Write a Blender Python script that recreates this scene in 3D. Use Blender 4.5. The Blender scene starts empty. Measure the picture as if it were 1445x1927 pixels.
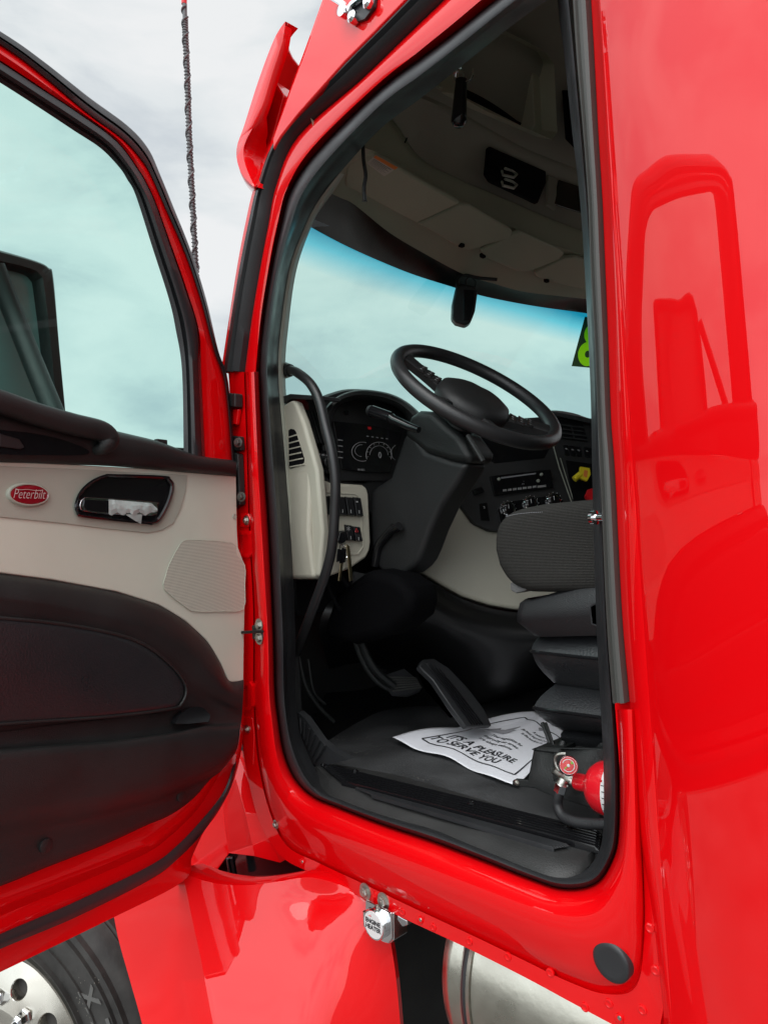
import bpy, bmesh, math, random
from mathutils import Vector, Matrix
R = math.radians
random.seed(7)
# ---------------------------------------------------------------- camera
SRC_W, SRC_H, FPX = 1445.0, 1927.0, 1340.0
CAM = Vector((0, -1.0, 2.05))
yaw, pitch, roll = R(46), R(2.0), R(3.3)
fwd = Vector((-math.sin(yaw)*math.cos(pitch), math.cos(yaw)*math.cos(pitch), math.sin(pitch)))
rt0 = Vector((math.cos(yaw), math.sin(yaw), 0)); up0 = rt0.cross(fwd)
up = up0*math.cos(roll) + rt0*math.sin(roll)
rt = rt0*math.cos(roll) - up0*math.sin(roll)
scene = bpy.context.scene
col = scene.collection
cd = bpy.data.cameras.new('camera'); cam = bpy.data.objects.new('camera', cd); col.objects.link(cam)
mw = Matrix((rt, up, -fwd)).transposed().to_4x4(); mw.translation = CAM
cam.matrix_world = mw
cd.sensor_fit = 'VERTICAL'; cd.sensor_height = 36; cd.lens = FPX/SRC_H*36
cd.clip_start = 0.02; cd.clip_end = 3000
scene.camera = cam
scene.view_settings.view_transform = 'Standard'; scene.view_settings.look = 'None'
scene.view_settings.exposure = 0.0; scene.view_settings.gamma = 1
# ---------------------------------------------------------------- world (bright broken overcast) and sun
SUN_EL, SUN_AZ = R(58), R(25)      # direction to the sun: behind the camera, to its left
sdir = Vector((math.cos(SUN_EL)*math.sin(SUN_AZ), -math.cos(SUN_EL)*math.cos(SUN_AZ), math.sin(SUN_EL)))
w = bpy.data.worlds.new('World'); scene.world = w; w.use_nodes = True
nt = w.node_tree; nt.nodes.clear()
def wn(t, **k):
    n = nt.nodes.new(t)
    for a, b in k.items(): setattr(n, a, b)
    return n
L = nt.links.new
wo = wn('ShaderNodeOutputWorld'); bg = wn('ShaderNodeBackground'); L(bg.outputs[0], wo.inputs[0])
tc = wn('ShaderNodeTexCoord'); mp = wn('ShaderNodeMapping'); mp.inputs['Scale'].default_value = (1, 1, 2.6)
L(tc.outputs['Generated'], mp.inputs[0])
n1 = wn('ShaderNodeTexNoise'); n1.inputs['Scale'].default_value = 3.4; n1.inputs['Detail'].default_value = 9; n1.inputs['Roughness'].default_value = .55; n1.inputs['Distortion'].default_value = .35
L(mp.outputs[0], n1.inputs[0])
cr = wn('ShaderNodeValToRGB'); e = cr.color_ramp.elements
e[0].position = .36; e[0].color = (.60, .655, .70, 1); e[1].position = .62; e[1].color = (.92, .93, .93, 1)
m_ = cr.color_ramp.elements.new(.50); m_.color = (.81, .85, .86, 1)
L(n1.outputs[0], cr.inputs[0])
sky = wn('ShaderNodeTexSky', sky_type='NISHITA'); sky.sun_disc = False; sky.sun_elevation = SUN_EL
sky.sun_rotation = math.atan2(sdir.x, sdir.y)
sc = wn('ShaderNodeVectorMath', operation='SCALE'); sc.inputs['Scale'].default_value = .09; L(sky.outputs[0], sc.inputs[0])
mx = wn('ShaderNodeMix', data_type='RGBA'); mx.inputs[0].default_value = .9
L(sc.outputs[0], mx.inputs[6]); L(cr.outputs[0], mx.inputs[7])
dt = wn('ShaderNodeVectorMath', operation='DOT_PRODUCT'); L(tc.outputs['Generated'], dt.inputs[0]); dt.inputs[1].default_value = Vector((.02, -.82, .55)).normalized()
mr = wn('ShaderNodeMapRange', interpolation_type='SMOOTHSTEP'); L(dt.outputs['Value'], mr.inputs[0])
mr.inputs[1].default_value = .1; mr.inputs[2].default_value = .95; mr.inputs[3].default_value = 1.02; mr.inputs[4].default_value = 2.9
L(mx.outputs[2], bg.inputs[0]); L(mr.outputs[0], bg.inputs[1])
sl = bpy.data.lights.new('sun', 'SUN'); sl.energy = 1.5; sl.angle = R(50); sl.color = (1, .97, .92)
so = bpy.data.objects.new('sun', sl); col.objects.link(so); so.rotation_euler = (-sdir).to_track_quat('-Z', 'Y').to_euler()

# ---------------------------------------------------------------- unprojecting helpers (real planes of the truck)
def ray(px, py): return fwd + rt*((px-SRC_W/2)/FPX) + up*((SRC_H/2-py)/FPX)
def N(px, py, p0, n):
    d = ray(px, py); t = (Vector(p0)-CAM).dot(n)/d.dot(n); return CAM + d*t
def PX(px, py, v): return N(px, py, (v, 0, 0), Vector((1, 0, 0)))
def PY(px, py, v): return N(px, py, (0, v, 0), Vector((0, 1, 0)))
def PZ(px, py, v): return N(px, py, (0, 0, v), Vector((0, 0, 1)))
def PD(px, py, d): return CAM + ray(px, py)*d
def cat(pts, n=8, closed=False):
    P = [Vector(p) for p in pts]; m = len(P); out = []
    for i in range(m if closed else m-1):
        if closed: a, b, c, d = P[(i-1) % m], P[i], P[(i+1) % m], P[(i+2) % m]
        else: a, b, c, d = P[max(i-1, 0)], P[i], P[i+1], P[min(i+2, m-1)]
        for k in range(n):
            t = k/n
            out.append(.5*((2*b)+(c-a)*t+(2*a-5*b+4*c-d)*t*t+(3*b-a-3*c+d)*t**3))
    if not closed: out.append(P[-1])
    return out
# ---------------------------------------------------------------- materials
def mat(name, c, rough=.5, metal=0, bump=0, bscale=200, coat=0, spec=.5, var=.0, vscale=3, crough=.03, rvar=0):
    m = bpy.data.materials.new(name); m.use_nodes = True; t = m.node_tree; b = t.nodes['Principled BSDF']
    b.inputs['Base Color'].default_value = (*c, 1); b.inputs['Roughness'].default_value = rough; b.inputs['Metallic'].default_value = metal
    b.inputs['Coat Weight'].default_value = coat; b.inputs['Coat Roughness'].default_value = crough; b.inputs['Specular IOR Level'].default_value = spec
    co = t.nodes.new('ShaderNodeTexCoord')
    if var or rvar:
        nz = t.nodes.new('ShaderNodeTexNoise'); nz.inputs['Scale'].default_value = vscale; nz.inputs['Detail'].default_value = 6
        t.links.new(co.outputs['Object'], nz.inputs[0])
        if var:
            mr = t.nodes.new('ShaderNodeMapRange'); mr.inputs[3].default_value = 1-var; mr.inputs[4].default_value = 1+var; mr.inputs[1].default_value = .3; mr.inputs[2].default_value = .7
            t.links.new(nz.outputs[0], mr.inputs[0])
            v = t.nodes.new('ShaderNodeVectorMath'); v.operation = 'SCALE'; v.inputs[0].default_value = c
            t.links.new(mr.outputs[0], v.inputs['Scale']); t.links.new(v.outputs[0], b.inputs['Base Color'])
        if rvar:
            mr = t.nodes.new('ShaderNodeMapRange'); mr.inputs[3].default_value = max(0, rough-rvar); mr.inputs[4].default_value = rough+rvar; mr.inputs[1].default_value = .3; mr.inputs[2].default_value = .7
            t.links.new(nz.outputs[0], mr.inputs[0]); t.links.new(mr.outputs[0], b.inputs['Roughness'])
    if bump:
        nz = t.nodes.new('ShaderNodeTexNoise'); nz.inputs['Scale'].default_value = bscale; nz.inputs['Detail'].default_value = 3
        t.links.new(co.outputs['Object'], nz.inputs[0])
        bp = t.nodes.new('ShaderNodeBump'); bp.inputs['Strength'].default_value = bump; bp.inputs['Distance'].default_value = .002
        t.links.new(nz.outputs[0], bp.inputs['Height']); t.links.new(bp.outputs[0], b.inputs['Normal'])
    return m
M = {}
def redpaint(name, wave):
    m = mat(name, (.72, .0008, .003), .45, coat=1, spec=.05, crough=.0)
    t = m.node_tree; b = t.nodes['Principled BSDF']; b.inputs['Coat IOR'].default_value = 1.54
    co = t.nodes.new('ShaderNodeTexCoord'); nz = t.nodes.new('ShaderNodeTexNoise'); nz.inputs['Scale'].default_value = 7; nz.inputs['Detail'].default_value = 1.5
    t.links.new(co.outputs['Object'], nz.inputs[0]); bp = t.nodes.new('ShaderNodeBump'); bp.inputs['Strength'].default_value = wave; bp.inputs['Distance'].default_value = .01
    t.links.new(nz.outputs[0], bp.inputs['Height']); t.links.new(bp.outputs[0], b.inputs['Coat Normal'])
    return m
M['red'] = redpaint('red_paint', .009)
M['rubber'] = mat('black_rubber', (.022, .023, .025), .42, bump=.12, bscale=300, rvar=.12, vscale=14)
M['rubber2'] = mat('grey_flocked_rubber', (.06, .06, .055), .6, bump=.2, bscale=500)
M['plastic'] = mat('black_plastic', (.0125, .0140, .0140), .42, spec=.45, bump=.6, bscale=520, var=.25, rvar=.08, vscale=9)
M['dash'] = mat('dark_dash_plastic', (.012, .0125, .013), .5, bump=.3, bscale=700, var=.15)
M['gloss'] = mat('gloss_black', (.008, .008, .009), .12)
M['dark'] = mat('dark_recess', (.004, .004, .005), .8, spec=.1)
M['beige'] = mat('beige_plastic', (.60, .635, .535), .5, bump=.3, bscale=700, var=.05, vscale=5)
M['grey'] = mat('satin_grey_trim', (.39, .41, .345), .42, bump=.25, bscale=500, var=.06)
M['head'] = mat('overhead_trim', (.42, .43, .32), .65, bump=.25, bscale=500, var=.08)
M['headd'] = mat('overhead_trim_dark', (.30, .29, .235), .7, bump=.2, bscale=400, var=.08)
M['vinyl'] = mat('black_vinyl', (.016, .017, .019), .36, bump=.5, bscale=260, rvar=.1, vscale=8)
M['dull'] = mat('dull_bolt', (.13, .13, .12), .45, .8)
M['chrome'] = mat('chrome', (.75, .76, .78), .08, 1)
M['steel'] = mat('zinc_bolt', (.5, .49, .45), .35, 1, bump=.2, var=.2, vscale=60)
M['alu'] = mat('tank_aluminium', (.44, .43, .375), .34, 1, bump=.12, bscale=90, var=.06, vscale=12, rvar=.1)
M['rim'] = mat('wheel_aluminium', (.52, .50, .45), .24, 1, var=.08, vscale=9, rvar=.08)
M['tyre'] = mat('tyre_rubber', (.03, .029, .027), .7, bump=.6, bscale=60, var=.35, vscale=18)
M['mat'] = mat('floor_rubber', (.045, .046, .048), .55, bump=.8, bscale=420, var=.45, vscale=7, rvar=.12)
M['paper'] = mat('paper', (.86, .87, .93), .8, bump=.15, bscale=40)
M['ink'] = mat('ink', (.02, .02, .025), .8)
M['greyink'] = mat('grey_ink', (.25, .25, .27), .8)
M['yellow'] = mat('yellow_plastic', (.75, .60, .02), .4)
M['redp'] = mat('red_plastic', (.6, .01, .015), .35)
M['extred'] = mat('extinguisher_red', (.72, .01, .02), .22, coat=.6)
M['white'] = mat('white_print', (.7, .7, .7), .6)
M['dimwhite'] = mat('dim_print', (.28, .28, .28), .6)
M['orange'] = mat('orange_print', (.75, .22, .04), .6)
M['green'] = mat('green_print', (.16, .42, .01), .5)
M['labelw'] = mat('label_cream', (.55, .52, .45), .6)
M['tape'] = mat('worn_tape', (.42, .50, .48), .45, bump=1.0, bscale=70, var=.2, vscale=30)
M['brass'] = mat('brass_key', (.6, .5, .3), .3, 1)
M['conc'] = mat('concrete', (.15, .145, .135), .9, bump=.6, bscale=40, var=.3, vscale=1.5)
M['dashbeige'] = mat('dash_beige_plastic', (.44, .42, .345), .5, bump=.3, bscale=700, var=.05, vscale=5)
M['badge'] = mat('badge_enamel', (.26, .003, .012), .25, coat=1)
M['under'] = mat('chassis_black', (.012, .012, .012), .6, var=.5, vscale=8)
for key in ('mat', 'tyre'):
    q_ = M[key].node_tree; b = q_.nodes['Principled BSDF']; old = b.inputs['Base Color'].links[0].from_socket
    co = q_.nodes.new('ShaderNodeTexCoord'); vo = q_.nodes.new('ShaderNodeTexVoronoi'); vo.inputs['Scale'].default_value = 95; nz = q_.nodes.new('ShaderNodeTexNoise'); nz.inputs['Scale'].default_value = 5; nz.inputs['Detail'].default_value = 8
    q_.links.new(co.outputs['Object'], vo.inputs[0]); q_.links.new(co.outputs['Object'], nz.inputs[0])
    m1 = q_.nodes.new('ShaderNodeMapRange'); m1.inputs[1].default_value = .5; m1.inputs[2].default_value = .75; m1.inputs[3].default_value = .0; m1.inputs[4].default_value = .33; q_.links.new(nz.outputs[0], m1.inputs[0])
    lt = q_.nodes.new('ShaderNodeMath'); lt.operation = 'LESS_THAN'; q_.links.new(vo.outputs['Distance'], lt.inputs[0]); q_.links.new(m1.outputs[0], lt.inputs[1])
    mm = q_.nodes.new('ShaderNodeMix'); mm.data_type = 'RGBA'; mm.inputs[7].default_value = (.16, .15, .13, 1); q_.links.new(lt.outputs[0], mm.inputs[0]); q_.links.new(old, mm.inputs[6]); q_.links.new(mm.outputs[2], b.inputs['Base Color'])
# woven seat fabric
m = mat('woven_fabric', (.05, .047, .042), .95, spec=.15); M['fabric'] = m; t = m.node_tree; b = t.nodes['Principled BSDF']
co = t.nodes.new('ShaderNodeTexCoord')
wv = t.nodes.new('ShaderNodeTexWave'); wv.bands_direction = 'Z'; wv.inputs['Scale'].default_value = 105; wv.inputs['Distortion'].default_value = 2; wv.inputs['Detail Scale'].default_value = 8; wv.inputs['Detail'].default_value = 2
w2 = t.nodes.new('ShaderNodeTexWave'); w2.bands_direction = 'X'; w2.inputs['Scale'].default_value = 110; w2.inputs['Distortion'].default_value = 1.5
ml = t.nodes.new('ShaderNodeMath'); ml.operation = 'MULTIPLY_ADD'; ml.inputs[1].default_value = .5
t.links.new(co.outputs['Object'], wv.inputs[0]); t.links.new(co.outputs['Object'], w2.inputs[0])
t.links.new(w2.outputs[1], ml.inputs[0]); t.links.new(wv.outputs[1], ml.inputs[2])
cr = t.nodes.new('ShaderNodeValToRGB'); cr.color_ramp.elements[0].position = .25; cr.color_ramp.elements[0].color = (.012, .011, .010, 1); cr.color_ramp.elements[1].position = 1; cr.color_ramp.elements[1].color = (.046, .045, .042, 1)
t.links.new(ml.outputs[0], cr.inputs[0]); t.links.new(cr.outputs[0], b.inputs['Base Color'])
bp = t.nodes.new('ShaderNodeBump'); bp.inputs['Strength'].default_value = .6; bp.inputs['Distance'].default_value = .002
t.links.new(ml.outputs[0], bp.inputs['Height']); t.links.new(bp.outputs[0], b.inputs['Normal'])
# glass
def glass(name, tint, refl=.06, band=None):
    m = bpy.data.materials.new(name); m.use_nodes = True; t = m.node_tree; t.nodes.clear()
    o = t.nodes.new('ShaderNodeOutputMaterial'); mxs = t.nodes.new('ShaderNodeMixShader'); tr = t.nodes.new('ShaderNodeBsdfTransparent'); gl = t.nodes.new('ShaderNodeBsdfGlossy')
    gl.inputs['Roughness'].default_value = .01; tr.inputs[0].default_value = (*tint, 1)
    fr = t.nodes.new('ShaderNodeFresnel'); fr.inputs[0].default_value = 1.45
    ms = t.nodes.new('ShaderNodeMath'); ms.operation = 'MULTIPLY'; ms.inputs[1].default_value = refl
    t.links.new(fr.outputs[0], ms.inputs[0]); t.links.new(ms.outputs[0], mxs.inputs[0])
    t.links.new(tr.outputs[0], mxs.inputs[1]); t.links.new(gl.outputs[0], mxs.inputs[2]); t.links.new(mxs.outputs[0], o.inputs[0])
    if band:
        uv = t.nodes.new('ShaderNodeUVMap'); sp = t.nodes.new('ShaderNodeSeparateXYZ'); rp = t.nodes.new('ShaderNodeValToRGB')
        t.links.new(uv.outputs[0], sp.inputs[0]); t.links.new(sp.outputs[1], rp.inputs[0])
        el = rp.color_ramp.elements; el[0].position = band[0]; el[0].color = (*tint, 1); el[1].position = band[1]; el[1].color = (.0, .30, .46, 1)
        mdl = el.new(band[0]*.42+band[1]*.58); mdl.color = (.16, .68, .80, 1)
        t.links.new(rp.outputs[0], tr.inputs[0])
    return m
M['glass'] = glass('door_glass', (.68, .95, .88), .35)
M['wglass'] = glass('windshield_glass', (.68, .95, .88), .12, (.83, .985))
M['mglass'] = mat('mirror_back', (.025, .03, .03), .3)
M['clear'] = glass('gauge_lens', (.95, .95, .95), .25)
m = bpy.data.materials.new('decal_film'); m.use_nodes = True; M['gfilm'] = m; q_ = m.node_tree; q_.nodes.clear()
a_ = q_.nodes.new('ShaderNodeOutputMaterial'); c_ = q_.nodes.new('ShaderNodeBsdfTranslucent'); q_.links.new(c_.outputs[0], a_.inputs[0]); uvn = q_.nodes.new('ShaderNodeUVMap')
def ring_mask(cx, cy, r_, w_):
    mpn = q_.nodes.new('ShaderNodeMapping'); mpn.inputs['Location'].default_value = (-cx, -cy, 0); q_.links.new(uvn.outputs[0], mpn.inputs[0])
    ln = q_.nodes.new('ShaderNodeVectorMath'); ln.operation = 'LENGTH'; q_.links.new(mpn.outputs[0], ln.inputs[0])
    sb = q_.nodes.new('ShaderNodeMath'); sb.operation = 'SUBTRACT'; sb.inputs[1].default_value = r_; q_.links.new(ln.outputs['Value'], sb.inputs[0])
    ab = q_.nodes.new('ShaderNodeMath'); ab.operation = 'ABSOLUTE'; q_.links.new(sb.outputs[0], ab.inputs[0])
    l2 = q_.nodes.new('ShaderNodeMath'); l2.operation = 'LESS_THAN'; l2.inputs[1].default_value = w_; q_.links.new(ab.outputs[0], l2.inputs[0]); return l2
ra, rb = ring_mask(.34, .30, .155, .085), ring_mask(.36, .70, .125, .075)
mxn = q_.nodes.new('ShaderNodeMath'); mxn.operation = 'MAXIMUM'; q_.links.new(ra.outputs[0], mxn.inputs[0]); q_.links.new(rb.outputs[0], mxn.inputs[1])
cm = q_.nodes.new('ShaderNodeMix'); cm.data_type = 'RGBA'; cm.inputs[6].default_value = (.03, .045, .02, 1); cm.inputs[7].default_value = (.30, .60, .01, 1)
q_.links.new(mxn.outputs[0], cm.inputs[0]); q_.links.new(cm.outputs[2], c_.inputs[0])
# perforated speaker
m = mat('perforated_grille', (.36, .34, .28), .5); M['perf'] = m; t = m.node_tree; b = t.nodes['Principled BSDF']
uv = t.nodes.new('ShaderNodeUVMap'); vo = t.nodes.new('ShaderNodeTexVoronoi'); vo.inputs['Scale'].default_value = 1; vo.inputs['Randomness'].default_value = 0
t.links.new(uv.outputs[0], vo.inputs[0]); rp = t.nodes.new('ShaderNodeValToRGB'); t.links.new(vo.outputs['Distance'], rp.inputs[0])
rp.color_ramp.elements[0].position = .26; rp.color_ramp.elements[0].color = (.14, .14, .12, 1); rp.color_ramp.elements[1].position = .36; rp.color_ramp.elements[1].color = (.60, .62, .52, 1)
t.links.new(rp.outputs[0], b.inputs['Base Color'])

# ---------------------------------------------------------------- mesh builder
class B:
    def __init__(s): s.v = []; s.f = []; s.m = []; s.uv = {}
    def add(s, vs, fs, mi=0):
        o = len(s.v); s.v += [Vector(v) for v in vs]
        for f in fs: s.f.append([i+o for i in f]); s.m.append(mi)
        return s
    def loft(s, loops, closed=False, mi=0, cap=False):
        n = len(loops[0]); vs = [p for l in loops for p in l]; fs = []
        for a in range(len(loops)-1):
            for i in range(n if closed else n-1):
                j = (i+1) % n
                fs.append([a*n+i, a*n+j, (a+1)*n+j, (a+1)*n+i])
        if cap: fs.append(list(range(n))[::-1]); fs.append([(len(loops)-1)*n+i for i in range(n)])
        return s.add(vs, fs, mi)
    def prism(s, pts, d, mi=0):
        d = Vector(d); return s.loft([[Vector(p) for p in pts], [Vector(p)+d for p in pts]], True, mi, True)
    def tube(s, path, r, n=12, mi=0, cap=True, sq=1):
        P = [Vector(p) for p in path]; rs = r if isinstance(r, (list, tuple)) else [r]*len(P)
        if len(rs) != len(P): rs = [rs[0]+(rs[-1]-rs[0])*i/(len(P)-1) for i in range(len(P))]
        tg = [(P[min(i+1, len(P)-1)]-P[max(i-1, 0)]).normalized() for i in range(len(P))]
        a = tg[0].orthogonal().normalized(); loops = []
        for i, p in enumerate(P):
            a = (a - tg[i]*a.dot(tg[i])).normalized(); b_ = tg[i].cross(a)
            loops.append([p+(a*math.cos(2*math.pi*k/n)+b_*sq*math.sin(2*math.pi*k/n))*rs[i] for k in range(n)])
        return s.loft(loops, True, mi, cap)
    def lathe(s, c, ax, prof, n=24, mi=0, cap=True, ref=None):
        ax = Vector(ax).normalized(); a = Vector(ref).normalized() if ref else ax.orthogonal().normalized(); b_ = ax.cross(a); c = Vector(c)
        return s.loft([[c+ax*h+(a*math.cos(2*math.pi*k/n)+b_*math.sin(2*math.pi*k/n))*r for k in range(n)] for r, h in prof], True, mi, cap)
    def box(s, c, sx, sy, sz, ax=None, mi=0):
        c = Vector(c); X, Y, Z = ax if ax else (Vector((1, 0, 0)), Vector((0, 1, 0)), Vector((0, 0, 1)))
        vs = [c+X*(a*sx/2)+Y*(b_*sy/2)+Z*(d*sz/2) for a in (-1, 1) for b_ in (-1, 1) for d in (-1, 1)]
        return s.add(vs, [[0, 1, 3, 2], [4, 6, 7, 5], [0, 4, 5, 1], [2, 3, 7, 6], [0, 2, 6, 4], [1, 5, 7, 3]], mi)
    def text(s, txt, size, o, xd, yd, ext=0, mi=0, align='CENTER', bold=0, sx=1):
        cu = bpy.data.curves.new('t', 'FONT'); cu.body = txt; cu.size = size; cu.align_x = align; cu.align_y = 'CENTER'; cu.extrude = ext; cu.offset = bold
        cu.resolution_u = 3
        ob = bpy.data.objects.new('t', cu); col.objects.link(ob)
        me = bpy.data.meshes.new_from_object(ob.evaluated_get(bpy.context.evaluated_depsgraph_get()))
        xd = Vector(xd).normalized(); yd = Vector(yd).normalized(); zd = xd.cross(yd); o = Vector(o)
        s.add([o+xd*v.co.x*sx+yd*v.co.y+zd*v.co.z for v in me.vertices], [list(p.vertices) for p in me.polygons], mi)
        bpy.data.objects.remove(ob); bpy.data.curves.remove(cu); bpy.data.meshes.remove(me); return s
    def build(s, name, mats, parent=None, bevel=0, seg=2, smooth=True, angle=38, sub=0, label=None, solid=0, bang=35):
        me = bpy.data.meshes.new(name); me.from_pydata([tuple(v) for v in s.v], [], s.f)
        mats = mats if isinstance(mats, (list, tuple)) else [mats]
        for q in mats: me.materials.append(q if not isinstance(q, str) else M[q])
        for p, i in zip(me.polygons, s.m): p.material_index = i
        bm = bmesh.new(); bm.from_mesh(me)
        bmesh.ops.remove_doubles(bm, verts=bm.verts, dist=1e-6); bmesh.ops.recalc_face_normals(bm, faces=bm.faces)
        for f in bm.faces: f.smooth = smooth
        if smooth and not bevel:
            for ed in bm.edges:
                if len(ed.link_faces) == 2 and ed.calc_face_angle(0) > R(angle): ed.smooth = False
        bm.to_mesh(me); bm.free()
        o = bpy.data.objects.new(name, me); col.objects.link(o)
        if parent is not None:
            o.parent = parent
            if parent.type == 'EMPTY': o.matrix_parent_inverse = Matrix.Translation(-parent.location)
        if sub:
            q = o.modifiers.new('s', 'SUBSURF'); q.levels = sub; q.render_levels = sub
        if solid:
            q = o.modifiers.new('t', 'SOLIDIFY'); q.thickness = solid; q.offset = -1
        if bevel:
            q = o.modifiers.new('b', 'BEVEL'); q.width = bevel; q.segments = seg; q.limit_method = 'ANGLE'; q.angle_limit = R(bang); q.harden_normals = True
            q.use_clamp_overlap = True
        if label: o['label'] = label
        return o
def thing(name, label, cat_, loc, group=None):
    o = bpy.data.objects.new(name, None); col.objects.link(o); o.location = loc; o.empty_display_size = .1
    o['label'] = label; o['category'] = cat_
    if group: o['group'] = group
    return o
def bolt(name, p, ax, r, parent, h=.006, m='steel', label=None):
    b = B(); ax = Vector(ax).normalized()
    b.lathe(p, ax, [(r*1.55, 0), (r*1.55, h*.25), (r*1.35, h*.3)], 20)
    b.lathe(Vector(p)+ax*h*.25, ax, [(r, 0), (r, h*.8), (r*.8, h)], 6)
    b.lathe(Vector(p)+ax*h*1.2, ax, [(r*.45, -.001), (r*.4, .001)], 12)
    return b.build(name, m, parent, angle=30)
EX, EY, EZ = Vector((1, 0, 0)), Vector((0, 1, 0)), Vector((0, 0, 1))

# ================================================================= GROUND
b = B(); S = 900
WC = PD(10, 1985, 2.1); TYR = .545; GZ = WC.z-TYR
b.add([(-S, -S, GZ), (S, -S, GZ), (S, S, GZ), (-S, S, GZ)], [[0, 1, 2, 3]])
g = b.build('ground', 'conc'); g['kind'] = 'structure'; g['label'] = 'pale concrete yard under the truck'

# ================================================================= TRUCK
truck = thing('semi_truck', 'red semi truck cab with its driver door swung open, beige and black inside', 'truck', (-1, 1, 0))
# ---- door opening contours (source pixels), inner rubber edge, outer rubber edge, red flange edge, outer seal edge
E0 = [(556,1195),(547,1000),(536,858),(524,700),(531,600),(546,504),(573,430),(598,380),(640,325),(714,244),(790,186),(866,126),(969,44),(1025,4),(1046,-6),(1052,40),(1060,95),(1076,247),(1091,380),(1099,500),(1107,647),(1112,789),(1114,900),(1121,1157),(1129,1320),(1135,1441),(1134,1568),(1119,1616),(1095,1635),(1050,1637),(1006,1626),(911,1587),(815,1549),(720,1522),(655,1500),(615,1480),(594,1449),(573,1403),(561,1362),(556,1299)]
E1 = [(515,1195),(506,1000),(496,858),(488,700),(496,600),(511,504),(527,425),(547,355),(597,284),(714,167),(790,110),(860,57),(931,0),(1005,-58),(1052,-80),(1070,-40),(1084,95),(1097,247),(1107,380),(1114,500),(1122,647),(1128,789),(1133,900),(1144,1157),(1156,1320),(1163,1441),(1163,1560),(1152,1615),(1120,1662),(1060,1672),(995,1652),(911,1619),(815,1583),(720,1551),(640,1520),(590,1499),(555,1465),(534,1415),(524,1355),(518,1299)]
NS = len(E0); assert len(E1) == NS
UP = 3; UPE = 14   # stations carrying the outer seal on the left and roof side
E2 = [(461,700),(474,600),(490,504),(505,425),(520,349),(560,258),(680,150),(760,73),(836,0),(900,-62),(980,-130),(1065,-170)]
E3 = [(424,700),(439,600),(455,504),(472,420),(490,349),(528,258),(648,118),(706,60),(764,0),(840,-78),(930,-165),(1060,-230)]
E4 = [(416,700),(431,600),(446,504),(462,420),(479,349),(512,262),(545,170),(575,90),(607,0),(640,-90),(700,-200),(900,-420)]
yprof = [(0,.046),(.08,.026),(.25,.012),(.42,.016),(.55,.034),(.6,.052),(.68,.06),(1,.105)]
loops = []
for t_, y_ in yprof:
    pts = [PY(a[0]*t_+c[0]*(1-t_), a[1]*t_+c[1]*(1-t_), y_) for a, c in zip(E0, E1)]
    loops.append(cat(pts, 6, True))
b = B(); b.loft(loops, True)
b.build('door_opening_seal', 'rubber', truck, angle=80)
# seam on the seal
# body: flange strip from rubber to outer seal on pillar and roof
body = B()
A = cat([PY(*p, .046) for p in E1[3:15]], 6)
Aa = cat([PY(p[0]*.75+q[0]*.25, p[1]*.75+q[1]*.25, .012) for p, q in zip(E1[3:15], E2)], 6)
Ab = cat([PY(p[0]*.2+q[0]*.8, p[1]*.2+q[1]*.8, .004) for p, q in zip(E1[3:15], E2)], 6)
C = cat([PY(*p, .014) for p in E2], 6)
body.loft([A, Aa, Ab, C])
Dd = cat([PY(*p, 0.0) for p in E3], 6); Ee = cat([PY(p[0], p[1], .004) for p in E4], 6)
Ef = [p+Vector((-.006, .03, 0)) for p in Ee]
Eg = [p+Vector((-.0, .10, 0)) for p in Ee]
body.loft([C, [p+Vector((0, .01, 0)) for p in C], [p+Vector((0, .012, 0)) for p in Dd], Dd, Ee, Ef, Eg])
# lower: jamb, sill bulge, crease, flange
L1 = [(496,858),(506,1000),(515,1195),(518,1299),(524,1355),(534,1415),(555,1465),(590,1499),(640,1520),(720,1551),(815,1583),(911,1619),(995,1652),(1060,1672),(1120,1662),(1152,1615),(1163,1560),(1163,1441),(1157,1335)]
L1 = [(488,700)]+L1
L2 = [(472,700),(477,858),(484,1000),(497,1195),(499,1299),(505,1365),(513,1430),(530,1490),(562,1530),(615,1560),(700,1595),(795,1632),(895,1672),(975,1702),(1055,1727),(1125,1722),(1168,1668),(1183,1600),(1187,1480),(1183,1335)]
L3 = [(461,700),(466,858),(470,1000),(478,1150),(478,1299),(482,1385),(490,1450),(508,1525),(540,1590),(605,1625),(690,1665),(775,1706),(880,1755),(980,1803),(1070,1846),(1140,1868),(1195,1850),(1211,1750),(1208,1600),(1197,1335)]
L4 = [(430,700),(440,858),(446,1000),(452,1150),(452,1299),(456,1395),(468,1470),(490,1550),(530,1612),(590,1645),(681,1690),(765,1731),(870,1780),(985,1838),(1070,1884),(1150,1927),(1225,1965),(1252,1830),(1228,1640),(1207,1335)]
def q(Lp, y): return cat([PY(*p, y) for p in Lp], 6)
def mid(La, Lb, t_, y): return cat([PY(a[0]*(1-t_)+c[0]*t_, a[1]*(1-t_)+c[1]*t_, y) for a, c in zip(La, Lb)], 6)
body.loft([q(L1,.046), mid(L1,L2,.12,.014), mid(L1,L2,.3,.0), mid(L1,L2,.6,-.014), q(L2,-.020), mid(L2,L3,.35,-.018), mid(L2,L3,.7,-.008), mid(L2,L3,.88,-.001), mid(L2,L3,.96,.011), q(L3,.013), mid(L3,L4,.05,.002), q(L4,.002), [p+EY*.02 for p in q(L4,.002)]])
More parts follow.
